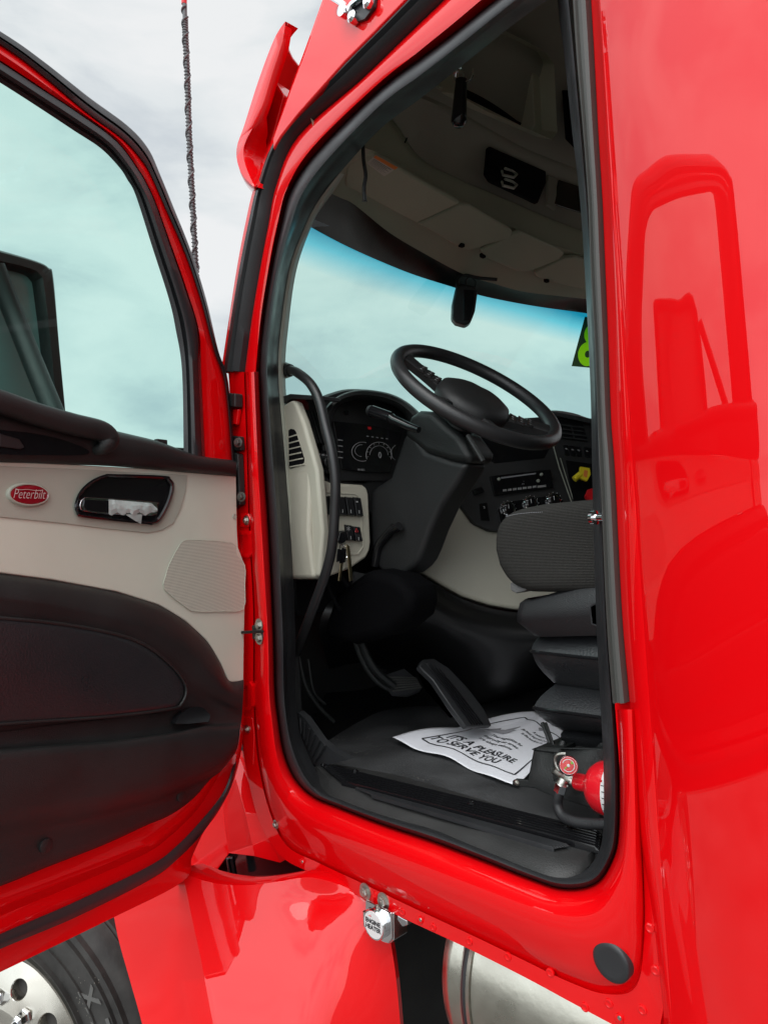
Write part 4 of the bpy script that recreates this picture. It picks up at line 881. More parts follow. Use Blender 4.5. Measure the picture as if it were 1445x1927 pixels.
for k in range(5): b.prism([PX(690+k*9, 820+k*1.2, po), PX(694+k*9, 820.6+k*1.2, po), PX(694+k*9, 822+k*1.2, po), PX(690+k*9, 821.4+k*1.2, po)], (-.0005, 0, 0))
for k in range(4): b.prism([PX(636, 827+k*11, po), PX(645, 828+k*11, po), PX(645, 829.4+k*11, po), PX(636, 828.4+k*11, po)], (-.0005, 0, 0))
b.prism([PX(692,803,po), PX(698,803,po), PX(699,808,po), PX(693,808,po)], (-.0005, 0, 0), 1)
b.build('gauge_markings', ['dimwhite', 'redp'], scr, smooth=False)
# left vent with vertical slats, headlight knob
dx('switch_field', [(557,770),(605,772),(626,850),(628,892),(690,905),(690,912),(620,905),(604,888),(580,830)], .0, .01, 'dash')
v = dx('air_vent', [(571,772),(600,775),(614,838),(593,832)], .008, .006, 'dark')
b = B()
for k in range(6):
    x_ = 573+k*6.5; b.prism([PX(x_, 774, xd+.012), PX(x_+2.2, 774, xd+.012), PX(x_+20, 834, xd+.012), PX(x_+17.5, 834, xd+.012)], (-.012, 0, 0))
b.build('vent_slat', 'plastic', v)
b = B(); c = PX(608, 872, xd+.006); b.lathe(c, EX, [(.021, 0), (.021, .006), (.015, .008), (.0145, .024), (.012, .026)], 28); b.box(c+EX*.028, .008, .006, .026)
kn = b.build('headlight_knob', 'plastic', dash, angle=35)
b = B()
for k in range(3): b.prism([PX(598+k*8, 853+k, xd+.0125), PX(603+k*8, 853.5+k, xd+.0125), PX(603+k*8, 857+k, xd+.0125), PX(598+k*8, 856+k, xd+.0125)], (-.0005, 0, 0))
b.build('knob_symbols', 'dimwhite', kn, smooth=False)
dx('knob_plate', [(592,847),(616,848),(628,852),(628,892),(612,890),(597,870)], .0105, .004, 'gloss')
# beige end cap
xr = -1.42; ye = .118
b = B()
side = [(531,762),(549,752),(556,757),(570,792),(586,847),(596,884),(606,1000),(600,1086),(554,1091),(549,1058),(530,900),(526,820)]
b.prism([PY(*p, ye) for p in side], (0, .028, 0))
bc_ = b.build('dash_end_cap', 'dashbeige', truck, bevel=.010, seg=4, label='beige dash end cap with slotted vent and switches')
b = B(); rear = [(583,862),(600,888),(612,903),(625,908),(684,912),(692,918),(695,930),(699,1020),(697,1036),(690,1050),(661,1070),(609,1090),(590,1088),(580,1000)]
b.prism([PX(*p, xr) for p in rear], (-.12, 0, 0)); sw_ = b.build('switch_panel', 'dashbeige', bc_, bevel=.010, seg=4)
# slots
ve = [(543,810),(547,807),(553,808),(556,812),(572,862),(572,870),(566,875),(547,882),(544,880)]
b = B(); b.prism([PY(*p, ye-.0015) for p in ve], (0, .004, 0)); vt = b.build('side_vent', 'dark', bc_)
b = B()
for k in range(6):
    t_ = (k+.8)/6.3; y0 = 810+t_*70; xl, xr_ = 541+t_*4, 556+t_*18
    b.prism([PY(xl, y0+3, ye-.003), PY(xr_, y0-2, ye-.003), PY(xr_, y0+.5, ye-.003), PY(xl, y0+5.5, ye-.003)], (0, .006, 0))
b.build('louvre', 'dashbeige', vt, bevel=.0006)
# switch recess
b = B(); rc_ = [(600,927),(664,930),(676,936),(680,950),(681,1030),(676,1038),(664,1041),(602,1046)]
rc_ = [(598,924),(668,928),(678,936),(682,1000),(684,1030),(674,1044),(600,1047)]
oc = [PX(*p, xr+.001) for p in rc_]; ic = [p.lerp(sum(oc, Vector())/len(oc), .05) for p in oc]
b.loft([[p-EX*.004 for p in oc], [p+EX*.002 for p in oc], [p+EX*.002 for p in ic], [p-EX*.001 for p in ic]], True); b.add([p-EX*.0 for p in ic], [list(range(len(ic)))])
b.build('switch_bezel', 'dashbeige', sw_, bevel=.001)
def rocker(cx, cy, w_, h_, sk=0, mark=None):
    b = B(); pl = [PX(cx-w_, cy-h_, xr+.004), PX(cx+w_, cy-h_+1.5, xr+.004), PX(cx+w_+3, cy+h_, xr+.004), PX(cx-w_+3, cy+h_-1.5, xr+.004)]
    m1 = [(a+pl[3]*1.0)/2 for a in pl]
    b.loft([[p-EX*.01 for p in pl], pl, [p.lerp(sum(pl, Vector())/4, .1)+EX*(.004 if i < 2 else .009) for i, p in enumerate(pl)]], True, cap=True)
    r_ = b.build('rocker_switch', 'gloss', sw_, bevel=.001)
    b = B(); p = PX(cx+5, cy+9, xr+.013); b.box(p, .001, .002, .009)
    if mark == 'snow':
        for a in (0, 60, 120): b.box(PX(cx+1, cy-8, xr+.0115), .001, .0012, .012, (EX, Matrix.Rotation(R(a), 3, 'X') @ EY, Matrix.Rotation(R(a), 3, 'X') @ EZ))
    if mark == 'tri':
        c = PX(cx+1, cy-7, xr+.0115); b.tube([c+Vector((0, -.005, -.004)), c+Vector((0, .005, -.004)), c+Vector((0, 0, .005)), c+Vector((0, -.005, -.004))], .0007, 5, 1)
    if mark == 'dot': b.box(PX(cx+1, cy-10, xr+.0115), .001, .006, .004)
    b.build('switch_marking', ['dimwhite', 'redp'], r_, smooth=False)
for k, mk in enumerate(['', 'dot', '', '', 'dot']): rocker(609+k*15.5, 951+k*.8, 6.8, 19, 0, mk)
rocker(655, 1003, 6.5, 16, 0, 'snow'); rocker(670, 1005, 6.5, 15, 0, 'tri')
b = B(); c = PX(615, 1008, xr+.002); b.lathe(c, EX, [(.022, 0), (.022, .004), (.018, .006)], 32); b.build('light_dimmer', 'gloss', sw_, angle=40)
b = B(); ig = PX(641, 1008, xr+.002); b.lathe(ig, EX, [(.013, 0), (.013, .012), (.011, .016), (.006, .016)], 24); b.build('ignition_lock', 'plastic', sw_, angle=40)
# under-dash dark boxes
b = B(); b.box((-1.55, .55, 2.06), .14, .86, .14); b.box((-1.62, .32, 1.95), .1, .3, .2); b.box((-1.5, 1.45, 2.0), .1, .9, .3)
b.tube(cat([(-1.5, .25, 1.98), (-1.48, .3, 1.90), (-1.5, .36, 1.93), (-1.52, .45, 1.97)], 5), .008, 8); b.tube(cat([(-1.5, .2, 1.99), (-1.5, .26, 1.86), (-1.52, .33, 1.90)], 5), .006, 8)
b.build('under_dash_wiring', 'dark', truck, bevel=.01)
# ---- centre stack, facing the driver
SP = PD(985, 900, 2.12); SN = Vector((.76, -.64, .12)).normalized()
def S_(px, py, off=0): return N(px, py, SP+SN*off, SN)
SXd = EZ.cross(SN).normalized(); SYd = SN.cross(SXd)
def sx(name, pts, off, th, m, bev=.002, par=None, n=0, label=None):
    P2 = cat([Vector((*p, 0)) for p in pts], n, True) if n else [Vector((*p, 0)) for p in pts]
    b = B(); b.prism([S_(p.x, p.y, off) for p in P2], -SN*th); return b.build(name, m, par, bevel=bev, label=label)
stk = sx('centre_console', [(790,800),(1042,782),(1115,790),(1180,800),(1200,1010),(1060,1010),(918,998),(892,985),(866,953),(840,900)], 0, .06, 'dash', .006, truck, label='centre dash panel with radio and climate knobs')
sx('upper_tray', [(905,815),(1030,830),(1036,838),(1024,862),(930,872),(900,850)], .002, .004, 'gloss', .001, stk)
rad = sx('radio', [(921,896),(1036,883),(1041,917),(930,933)], .010, .012, 'gloss', .002, stk)
b = B()
for k in range(7): x_ = 946+k*9.3; y_ = 923.5-k*1.1; b.prism([S_(x_, y_-2.4, .0118), S_(x_+7, y_-3.2, .0118), S_(x_+7, y_+.6, .0118), S_(x_, y_+1.4, .0118)], -SN*.001)
b.prism([S_(1011, 914, .0118), S_(1027, 912, .0118), S_(1027, 916, .0118), S_(1011, 918, .0118)], -SN*.001)
b.build('preset_button', 'dimwhite', rad, smooth=False)
for (cx, cy) in ((938,902),(1018,893),(1012,905)):
    b = B(); b.lathe(S_(cx, cy, .010), SN, [(.005, 0), (.0045, .005), (.003, .006)], 16); b.build('radio_knob', 'grey', rad)
b = B(); b.prism([S_(942,898,.0118), S_(1008,889.5,.0118), S_(1008,892,.0118), S_(942,901,.0118)], -SN*.001); b.text('I', .006, S_(985,906,.0118), SXd, SYd, .0002); b.text('FM', .006, S_(984,911,.0118), SXd, SYd, .0002)
b.build('radio_display', 'greyink', rad, smooth=False)
cp = sx('climate_panel', [(935,960),(945,946),(1052,930),(1060,945),(1060,975),(940,985)], .006, .008, 'gloss', .002, stk)
for (cx, cy) in ((955,958),(997,948),(1040,942)):
    b = B(); c = S_(cx, cy, .006); b.lathe(c, SN, [(.021, 0), (.021, .009), (.0185, .011), (.018, .009)], 36, 0); b.lathe(c, SN, [(.017, .0), (.016, .012), (.013, .014), (.004, .014)], 30, 1); b.tube([c+SN*.0145, c+SN*.0145+SYd*.012], .001, 6, 2)
    for k in range(9):
        a = R(-30+30*k); d_ = SXd*math.cos(a)+SYd*math.sin(a); b.tube([c+SN*.0075+d_*.0225, c+SN*.0075+d_*.0245], .0008, 5, 2)
    b.build('climate_knob', ['chrome', 'gloss', 'white'], cp, angle=35)
b = B(); b.prism([S_(902,948,.008), S_(916,946,.008), S_(921,980,.008), S_(905,979,.008)], -SN*.008); b.text('S', .010, S_(911,955,.0095), SXd, SYd, .0002, 1); b.build('toggle_switch', ['gloss', 'white'], stk, bevel=.001)
b = B(); b.prism([S_(888,922,.012), S_(905,915,.012), S_(912,925,.012), S_(893,932,.012)], -SN*.012); b.build('power_socket', 'gloss', stk, bevel=.002)
# separator trim line and right hand vent
b = B(); b.tube([S_(1041,840,.001), S_(1052,880,.001), S_(1075,945,.001)], .0016, 6); b.tube([S_(1054,862,.001), S_(1064,895,.001), S_(1078,940,.001)], .0012, 6); b.build('console_trim_line', 'grey', stk)
rv = sx('air_vent', [(1048,788),(1096,797),(1106,830),(1058,824)], .004, .004, 'dark', .001, stk)
b = B()
for k in range(4): y_ = 797+k*8; b.prism([S_(1050+k*2, y_, .010), S_(1098+k*2.5, y_+6, .010), S_(1098+k*2.5, y_+8.5, .010), S_(1050+k*2, y_+2.5, .010)], -SN*.008)
b.prism([S_(1073,800,.008), S_(1075,800,.008), S_(1082,826,.008), S_(1080,826,.008)], -SN*.004)
b.build('vent_slat', 'plastic', rv)
b = B()
b.loft([[S_(1030+k*10, 772+k*2.0+(0 if k < 9 else 4), o_) for k in range(14)] for o_ in (-.05, .02, .03)]+[[S_(1032+k*10, 779+k*2.2, .028) for k in range(14)], [S_(1034+k*10, 784+k*2.2, .004) for k in range(14)]])
b.build('vent_brow', 'plastic', stk, angle=60)
for k in range(5):
    x_ = 1060+k*11.5+(4 if k > 2 else 0); b = B(); b.prism([S_(x_, 837+k*1.5, .010), S_(x_+9, 838+k*1.5, .010), S_(x_+12, 857+k*1.2, .006), S_(x_+3, 856+k*1.2, .006)], -SN*.008); b.prism([S_(x_+3, 843+k*1.5, .0115), S_(x_+7, 843.5+k*1.5, .0115), S_(x_+8, 846+k*1.5, .0112), S_(x_+4, 845.5+k*1.5, .0112)], -SN*.001, 1)
    b.build('dash_switch', ['gloss', 'dimwhite'], stk, bevel=.001)
sx('knob_bay', [(1064,866),(1180,882),(1180,960),(1080,952)], .003, .003, 'dark', .001, stk)
b = B(); yc = S_(1101,893,.04); b.prism([S_(1092,878,.05), S_(1109,881,.05), S_(1111,893,.05), S_(1104,905,.05), S_(1090,899,.05)], -SN*.012, 0); b.tube([S_(1092,892,.045), S_(1080,902,.045)], .009, 12, 0); b.prism([S_(1099,884,.0512), S_(1106,886,.0512), S_(1104,899,.0512), S_(1097,896,.0512)], -SN*.0005, 1)
b.build('parking_brake_knob', ['yellow', 'orange'], stk, bevel=.002, label='yellow push pull brake knob')
b = B(); b.lathe(S_(1112,932,.03), SN, [(.012, -.03), (.012, 0), (.018, .002), (.020, .006), (.018, .010)], 8); b.build('trailer_supply_knob', 'redp', stk, angle=30)
# ---- beige lower console and engine tunnel
b = B()
lc = [(800,940),(865,950),(886,983),(918,998),(1000,1010),(1180,1020),(1180,1150),(1060,1152),(965,1146),(920,1138),(870,1122),(830,1100),(790,1075),(760,1040)]
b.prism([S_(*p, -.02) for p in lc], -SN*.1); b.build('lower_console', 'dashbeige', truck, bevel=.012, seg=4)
b = B()
tun = [[S_(*p, -.035) for p in [(640,1070),(720,1085),(790,1085),(850,1118),(905,1140),(965,1152),(1060,1158),(1180,1160)]],
       [S_(*p, -.03) for p in [(640,1100),(720,1100),(795,1095),(852,1128),(905,1150),(965,1160),(1060,1168),(1180,1170)]],
       [S_(*p, .0) for p in [(600,1180),(690,1175),(790,1170),(852,1190),(905,1200),(965,1210),(1060,1215),(1180,1215)]],
       [PZ(*p, 1.56) for p in [(620,1280),(690,1262),(770,1262),(830,1280),(890,1300),(950,1300),(1040,1270),(1180,1260)]],
       [PZ(*p, 1.47) for p in [(560,1430),(700,1345),(770,1330),(830,1330),(890,1330),(960,1310),(1050,1290),(1180,1280)]]]
tun = [cat(r_, 5) for r_ in tun]; tun = list(map(list, zip(*[cat(list(c), 5) for c in zip(*tun)])))
b.loft(tun); b.build('engine_tunnel', mat('tunnel_plastic', (.007, .007, .0075), .36, bump=.3, bscale=500), truck, angle=60)
b = B(); b.box((-1.95, 1.0, 1.85), .05, 2.1, 1.0); b.box((-1.78, .1, 1.68), .5, .03, .44); b.box((-1.62, .16, 1.62), .06, .05, .3)
b.build('firewall', 'dash', truck, bevel=.006)
b = B(); b.tube(cat([PX(562,1235,-1.6), PX(575,1290,-1.6), PX(600,1330,-1.6), PX(628,1358,-1.6)], 6), .006, 8); b.tube(cat([PX(580,1240,-1.62), PX(590,1300,-1.62), PX(612,1325,-1.62)], 6), .004, 8); b.build('kick_panel_rib', 'plastic', truck)
# under-column knee cover, its near-black colour carries the darkness below the column
b = B(); b.prism([PY(*p, .26) for p in [(625,1120),(690,1070),(735,1082),(765,1105),(775,1130),(765,1165),(730,1195),(660,1215),(600,1200)]], (0, .12, 0)); b.build('knee_cover', mat('knee_black', (.0025, .0025, .003), .8, spec=.05), truck, bevel=.03, seg=4)
# ---- steering column
b = B(); yc_ = .335
colp = [(759,818),(775,812),(800,850),(850,866),(880,872),(862,905),(830,952),(808,1000),(795,1036),(786,1056),(777,1068),(762,1080),(745,1084),(725,1082),(700,1062),(697,1030),(694,960),(697,922),(718,908),(733,898)]
b.prism([PY(*p, yc_) for p in colp], (0, .085, 0)); clm = b.build('steering_column', 'dash', truck, bevel=.02, seg=5, bang=50)
b = B(); b.prism([PY(*p, yc_-.006) for p in [(757,822),(762,800),(770,782),(785,772),(812,774),(835,796),(862,818),(885,850),(884,873),(848,869),(800,853),(778,836)]], (0, .10, 0)); b.build('column_shroud', 'plastic', clm, bevel=.022, seg=5, bang=50)
b = B(); b.tube(cat([PY(*p, yc_-.005) for p in [(706,1065),(712,1030),(728,1008),(742,992)]], 5), [.012, .009, .012, .013], 10); b.tube([PY(738,998,yc_-.02), PY(752,990,yc_-.02)], .012, 10); b.build('tilt_lever', 'gloss', clm, angle=60)
b = B(); ys_ = .27
b.tube([PY(788,809,ys_), PY(770,803,ys_), PY(740,790,ys_-.01), PY(735,786,ys_-.01)], [.008, .010, .012, .0125], 18, 0); b.tube([PY(735,786,ys_-.01), PY(700,774,ys_-.015)], [.0145, .0155], 24, 0); b.tube([PY(701,774.3,ys_-.0151), PY(695,772,ys_-.0153)], [.0145, .013], 24, 1); b.tube([PY(695.5,772.2,ys_-.0153), PY(692.5,771,ys_-.0154)], [.0085, .0075], 20, 0)
b.build('indicator_stalk', ['gloss', 'dash'], clm, angle=45)
# ---- steering wheel
WCt = PD(897, 742, 1.74); t27 = R(27)
U1 = (rt*math.cos(t27)-up*math.sin(t27)).normalized(); perp = (rt*math.sin(t27)+up*math.cos(t27)).normalized()
vd = ray(897, 742).normalized(); U1 = (U1-vd*U1.dot(vd)).normalized(); perp = vd.cross(U1) * (1 if vd.cross(U1).dot(perp) > 0 else -1)
inc = R(17); V1 = (vd*math.cos(inc)+perp*math.sin(inc)).normalized(); WNs = U1.cross(V1).normalized()
if WNs.dot(EZ) < 0: WNs = -WNs
RW = 327/2/FPX*1.74
def W_(a, r_, h=0): return WCt+U1*(r_*math.cos(a))+V1*(r_*math.sin(a))+WNs*h
b = B(); nR = 96; rim = []
for i in range(nR):
    a = 2*math.pi*i/nR; er = .0172; rim.append([W_(a, RW+er*math.cos(2*math.pi*k/16)*.95, er*math.sin(2*math.pi*k/16)) for k in range(16)])
rim.append(rim[0]); b.loft(rim, True)
stw = b.build('steering_wheel', mat('wheel_leather', (.017, .017, .018), .38, bump=.35, bscale=380, rvar=.1, vscale=10), truck, angle=80, label='black four spoke steering wheel')
b = B()
hubp = cat([W_(R(a), r_, 0) for a, r_ in [(20,.095),(60,.085),(90,.075),(120,.085),(160,.095),(200,.10),(240,.105),(270,.105),(300,.105),(340,.10)]], 5, True)
b.loft([[WCt+(p-WCt)*.6-WNs*.075 for p in hubp], [WCt+(p-WCt)*.95-WNs*.05 for p in hubp], [p-WNs*.02 for p in hubp], [WCt+(p-WCt)*.93-WNs*.004 for p in hubp], [WCt+(p-WCt)*.7+WNs*.006 for p in hubp]], True, cap=True)
b.build('hub', 'dash', stw, angle=50)
for a0, wd in ((5, .055), (175, .055), (-62, .03), (-118, .03)):
    b = B(); ls = []
    for t_ in (0, .25, .5, .75, 1):
        r_ = .08+t_*(RW-.085); w_ = wd*(1-.35*math.sin(t_*math.pi)); tv = -U1*math.sin(R(a0))+V1*math.cos(R(a0)); c = W_(R(a0), r_, -.03+.025*t_)
        ls.append([c+tv*w_/2+WNs*.006, c+tv*w_*.35+WNs*.011, c-tv*w_*.35+WNs*.011, c-tv*w_/2+WNs*.006, c-tv*w_*.4-WNs*.012, c+tv*w_*.4-WNs*.012])
    b.loft(ls, True, cap=True); spk = b.build('spoke', 'dash', stw, angle=45)
    if wd > .05:
        b = B()
        for i in range(3):
            for j in (-1, 0, 1):
                c = W_(R(a0), .105+i*.022, -.017+.0035*i)+(-U1*math.sin(R(a0))+V1*math.cos(R(a0)))*j*.015; b.box(c+WNs*.001, .018, .012, .006, (U1, V1, WNs), 0); b.box(c+WNs*.0045, .006, .0016, .001, (U1, V1, WNs), 1)
        b.build('spoke_button', ['gloss', 'dimwhite'], spk, bevel=.001)
b = B(); b.tube([W_(R(-75), .10, -.07), W_(R(-60), .17, -.09)], .006, 8); b.tube([WCt-WNs*.05, WCt-WNs*.16], .035, 16); b.build('column_shaft', 'dash', stw)
# ---- grab handle on pillar
b = B(); gh = [(533,697,.15),(548,697,.135),(562,703,.125),(584,722,.12),(600,752,.118),(612,800,.115),(624,850,.112),(631,905,.112),(630,960,.112),(626,1020,.112),(617,1065,.115),(602,1110,.12),(583,1160,.13),(566,1205,.15),(556,1228,.17)]
b.tube(cat([PY(*p) for p in gh], 6), .0125, 16); gr = b.build('grab_handle', mat('grab_rubber', (.018, .018, .019), .38, bump=.15, bscale=500), truck, angle=60, label='curved black grab handle beside the windshield pillar')
b = B(); b.tube([PY(524,697,.155), PY(536,697,.145), PY(546,697,.137)], [.024, .022, .0165], 20); b.build('mount_boot', 'plastic', gr, angle=40)
# ---- pedals
b = B(); xb = -1.5
b.tube(cat([PX(664,1195,xb), PX(676,1230,xb), PX(692,1262,xb), PX(712,1285,xb), PX(733,1298,xb)], 6), .007, 8); b.tube(cat([PX(672,1190,xb), PX(690,1235,xb), PX(710,1265,xb), PX(740,1290,xb)], 6), .012, 8)
bp_ = b.build('brake_pedal', 'plastic', truck)
b = B(); bpp = [PX(*p, xb) for p in [(716,1272),(760,1257),(782,1275),(794,1296),(770,1306),(740,1304)]]; nrm = Vector((.6, -.1, .8)).normalized()
b.prism(bpp, -nrm*.015)
b.build('pedal_pad', 'rubber', bp_, bevel=.003)
b = B()
for i in range(6):
    t_ = (i+.5)/6; b.tube([bpp[0].lerp(bpp[5], t_)+nrm*.002, bpp[2].lerp(bpp[3], t_)+nrm*.002], .0022, 5)
b.build('pad_tread', 'rubber2', bp_)
b = B(); ac = [(788,1254,-1.36),(796,1240,-1.36),(816,1238,-1.36),(845,1256,-1.33),(880,1293,-1.30),(911,1333,-1.27),(926,1366,-1.25),(878,1368,-1.25),(850,1330,-1.28),(815,1280,-1.33)]
acp = [PX(*p[:2], p[2]) for p in ac]; an = (acp[5]-acp[0]).cross(acp[7]-acp[4]); an = an.normalized()*(1 if an.x > 0 else -1)
b.prism(acp, -an*.02); acc = b.build('accelerator_pedal', 'rubber', truck, bevel=.005)
b = B()
for i in range(5):
    t_ = .2+.15*i; p0 = PX(796+22*t_, 1250-4*t_, -1.358); p1 = PX(880+34*t_, 1364, -1.25); b.tube([p0+an*.003, ((p0+p1)/2)+an*.007, p1+an*.003], .0025, 5)
b.build('pedal_ridge', 'gloss', acc)
b = B(); b.prism([PX(*p, -1.4) for p in [(786,1268),(800,1275),(858,1350),(846,1352),(800,1300)]], (.0, .03, 0)); b.build('pedal_base', 'dash', acc, bevel=.004)
b = B(); dp0 = [PY(*p, .13) for p in [(560,1340),(574,1352),(604,1395),(625,1412),(655,1430),(600,1443),(585,1436),(563,1370)]]; b.prism(dp0, (0, .02, 0))
for i in range(7): t_ = i/7; b.tube([dp0[0].lerp(dp0[3], t_)-EY*.003+Vector((0, -.004, 0)), dp0[7].lerp(dp0[5], t_)-EY*.003], .003, 5)
b.build('foot_rest', 'rubber', truck)

# ================================================================= FLOOR, SILL PLATE
b = B(); zf = 1.47
b.box((-.4, 1.0, zf-.03), 3.3, 1.74, .06); b.build('cab_floor', 'mat', truck, bevel=.004)
# sill plate following the opening
b = B()
SO = [(594,1449),(615,1480),(655,1500),(720,1522),(815,1549),(911,1587),(1006,1626),(1050,1637),(1095,1635),(1119,1616),(1134,1568)]
SI = [(598,1440),(640,1440),(700,1450),(760,1462),(850,1488),(930,1512),(1010,1536),(1050,1548),(1090,1558),(1120,1566),(1150,1575)]
so_, si_ = cat([PZ(*p, zf-.006) for p in SO], 6), cat([PZ(*p, zf+.004) for p in SI], 6)
b.loft([[p+Vector((0, -.01, -.01)) for p in so_], so_, [a.lerp(c, .15)+EZ*.01 for a, c in zip(so_, si_)], [a.lerp(c, .8)+EZ*.004 for a, c in zip(so_, si_)], si_, [p-EZ*.02 for p in si_]])
sil = b.build('sill_plate', mat('sill_plastic', (.026, .026, .026), .5, bump=.4, bscale=420, var=.3, vscale=10), truck, angle=40)
def ribs(name, a0, a1, b0, b1, n_r, hgt, z_, m):     # corrugated tread strip between two lines of the sill
    b = B(); ls = []
    for k in range(n_r):
        for f_, h_ in ((0, 0), (.12, hgt), (.5, hgt), (.62, 0)):
            t_ = (k+f_)/n_r; P0 = PZ(a0[0]+(b0[0]-a0[0])*t_, a0[1]+(b0[1]-a0[1])*t_, z_); P1 = PZ(a1[0]+(b1[0]-a1[0])*t_, a1[1]+(b1[1]-a1[1])*t_, z_)
            ls.append([P0+EZ*h_*.0, P0.lerp(P1, .012)+EZ*h_]+[P0.lerp(P1, q_/12)+EZ*h_ for q_ in range(1, 12)]+[P1.lerp(P0, .012)+EZ*h_, P1])
    b.loft([[p-EZ*.006 for p in ls[0]]]+ls+[[p-EZ*.006 for p in ls[-1]]]); return b.build(name, m, sil, angle=30)
ribs('sill_tread', (602,1438), (1130,1568), (645,1475), (1126,1603), 7, .006, zf+.012, 'gloss')
ribs('fine_tread', (668,1482), (1072,1592), (700,1497), (1040,1598), 7, .003, zf+.0115, 'rubber')
for (px_, py_) in ((668,1432+20),(885,1512),(1065,1560)):
    bolt('sill_screw', PZ(px_, py_, zf+.017), EZ, .006, sil, .004, 'gloss')
# paper mat
b = B()
po_ = [(741,1398),(784,1409),(796,1417),(866,1431),(917,1454),(960,1473),(994,1468),(1040,1440),(1075,1400),(1060,1380),(1049,1371),(1006,1345),(960,1352),(898,1363),(831,1377),(785,1390)]
corner = [PZ(*p, zf+.004) for p in ((741,1398),(975,1482),(1080,1390),(1006,1345))]
def PM(u, v, lift=0):   # u along the near edge, v to the back
    p = corner[0].lerp(corner[1], u).lerp(corner[3].lerp(corner[2], u), v)
    ripple = .005*math.sin(u*7+v*3)*math.sin(v*4+.6)+.003*math.sin(u*17+v*9); edge = .012*max(0, 1-u*5)*abs(math.sin(v*5+1))
    wob = .010*math.sin(u*8.5+.5)*(1-v)
    return p+Vector((0, wob*-1, max(.0, ripple+.007)+edge+lift))
nn = 44
b.loft([[PM(i/nn, j/nn) for i in range(nn+1)] for j in range(nn+1)])
pt = thing('paper_floor_mat', 'white printed paper mat lying crumpled on the black cab floor', 'floor mat', (corner[0]+corner[2])/2)
b.build('sheet', 'paper', pt, solid=.0006, angle=70)
# printing follows the sheet
b = B()
def onpaper(u0, v0, txt, size, ang=0, mi=0, bold=0, sxx=1.0):
    t = B(); t.text(txt, size, (0, 0, 0), (1, 0, 0), (0, 1, 0), bold=bold, sx=sxx); ca, sa = math.cos(R(ang)), math.sin(R(ang))
    b.add([PM(u0+(v.x*ca-v.y*sa)*1.0, v0+(v.x*sa+v.y*ca)*1.0, .0012) for v in t.v], t.f, mi)
def line(pts, w_=.006, mi=0):
    for (a, c) in zip(pts[:-1], pts[1:]):
        n_ = 12; d_ = Vector((c[0]-a[0], c[1]-a[1])); nn_ = Vector((-d_.y, d_.x)).normalized()*w_
        lo1 = [PM(a[0]+d_.x*i/n_+nn_.x, a[1]+d_.y*i/n_+nn_.y, .0012) for i in range(n_+1)]; lo2 = [PM(a[0]+d_.x*i/n_-nn_.x, a[1]+d_.y*i/n_-nn_.y, .0012) for i in range(n_+1)]
        b.loft([lo1, lo2], mi=mi)
line([(.13,.12),(.13,.88),(.9,.88)]); line([(.13,.12),(.93,.12)]); line([(.93,.12),(.93,.88)])
onpaper(.50, .285, "IT'S A PLEASURE", .10, 0, 0, .002, .92); onpaper(.44, .195, 'TO SERVE YOU', .10, 0, 0, .002, .92)
for i, s_ in enumerate(('Your suggestions for', 'improving our service', 'are always welcome')): onpaper(.50, .52-i*.055, s_, .045, 0, 0, .0006)
for i, s_ in enumerate(('A customer is', 'the most important person', 'in the world to us')): onpaper(.66, .76-i*.05, s_, .042, 0, 0, .0006)
sw = [(.20,.52),(.24,.64),(.28,.60),(.34,.74),(.50,.86),(.62,.90),(.52,.80),(.40,.68),(.36,.58)]
b.add([PM(*p, .0012) for p in sw], [list(range(len(sw)))], 1)
b.build('printing', ['ink', 'greyink'], pt, smooth=False)

# ================================================================= SEAT
def cushion(name, x0_, x1_, y0_, y1_, z0_, z1_, r_, m, par, n=5, bow=0.0, taper=0.0):
    b = B(); X_, Y_, Z_ = (x0_+x1_)/2, (y0_+y1_)/2, (z0_+z1_)/2; hx, hy, hz = (x1_-x0_)/2, (y1_-y0_)/2, (z1_-z0_)/2
    def se(c, e_): return math.copysign(abs(c)**e_, c)
    ls = []; nv_ = 14; nu_ = 40
    for j in range(nv_+1):
        ph = -math.pi/2+math.pi*j/nv_; cz, rz_ = se(math.sin(ph), .45), se(math.cos(ph), .45)
        ls.append([Vector((X_+hx*rz_*se(math.cos(2*math.pi*k/nu_), .38)*(1-taper*max(0, -cz)), Y_+hy*rz_*se(math.sin(2*math.pi*k/nu_), .38)*(1-taper*max(0, -cz)), Z_+hz*cz)) for k in range(nu_)])
    b.loft(ls, True); return b.build(name, m, par, angle=80)
seat = thing('y', '', '', WC); bpy.data.objects.remove(seat)
SX0 = PY(918,1030,.21).x; zt_ = PY(1060,944,.245).z; zb_ = PY(960,1116,.21).z
b = B(); 
prof_s = [(-.0,.50),(.005,.70),(.022,.85),(.055,.94),(.11,.985),(.20,1.0),(.5,.99),(.5,.0),(.085,.0),(.05,.06),(.026,.16),(.008,.31)]
hS = zt_-zb_; ps = cat([Vector((SX0+a, 0, zb_+c*hS)) for a, c in prof_s[:7]], 3)+[Vector((SX0+.5, 0, zb_))]+cat([Vector((SX0+a, 0, zb_+c*hS)) for a, c in prof_s[8:]], 3)
zm = zb_+hS*.5
def sring(y_, s_): return [Vector((SX0+.25+(p.x-SX0-.25)*s_, y_, zm+(p.z-zm)*s_)) for p in ps]
ring = [(.262,.82),(.232,.90),(.213,.955),(.205,1.0)] 
ring = [(.209,.25),(.206,.55),(.2055,.78),(.210,.88),(.220,.945),(.236,.985),(.27,1.0),(.7,1.0),(.74,.985),(.76,.945),(.77,.88),(.772,.5)]
b.loft([sring(*r_) for r_ in ring], True, cap=True)
seatp = b.build('driver_seat', 'fabric', truck, angle=80, label='air ride driver seat with dark woven cushion above pleated bellows')
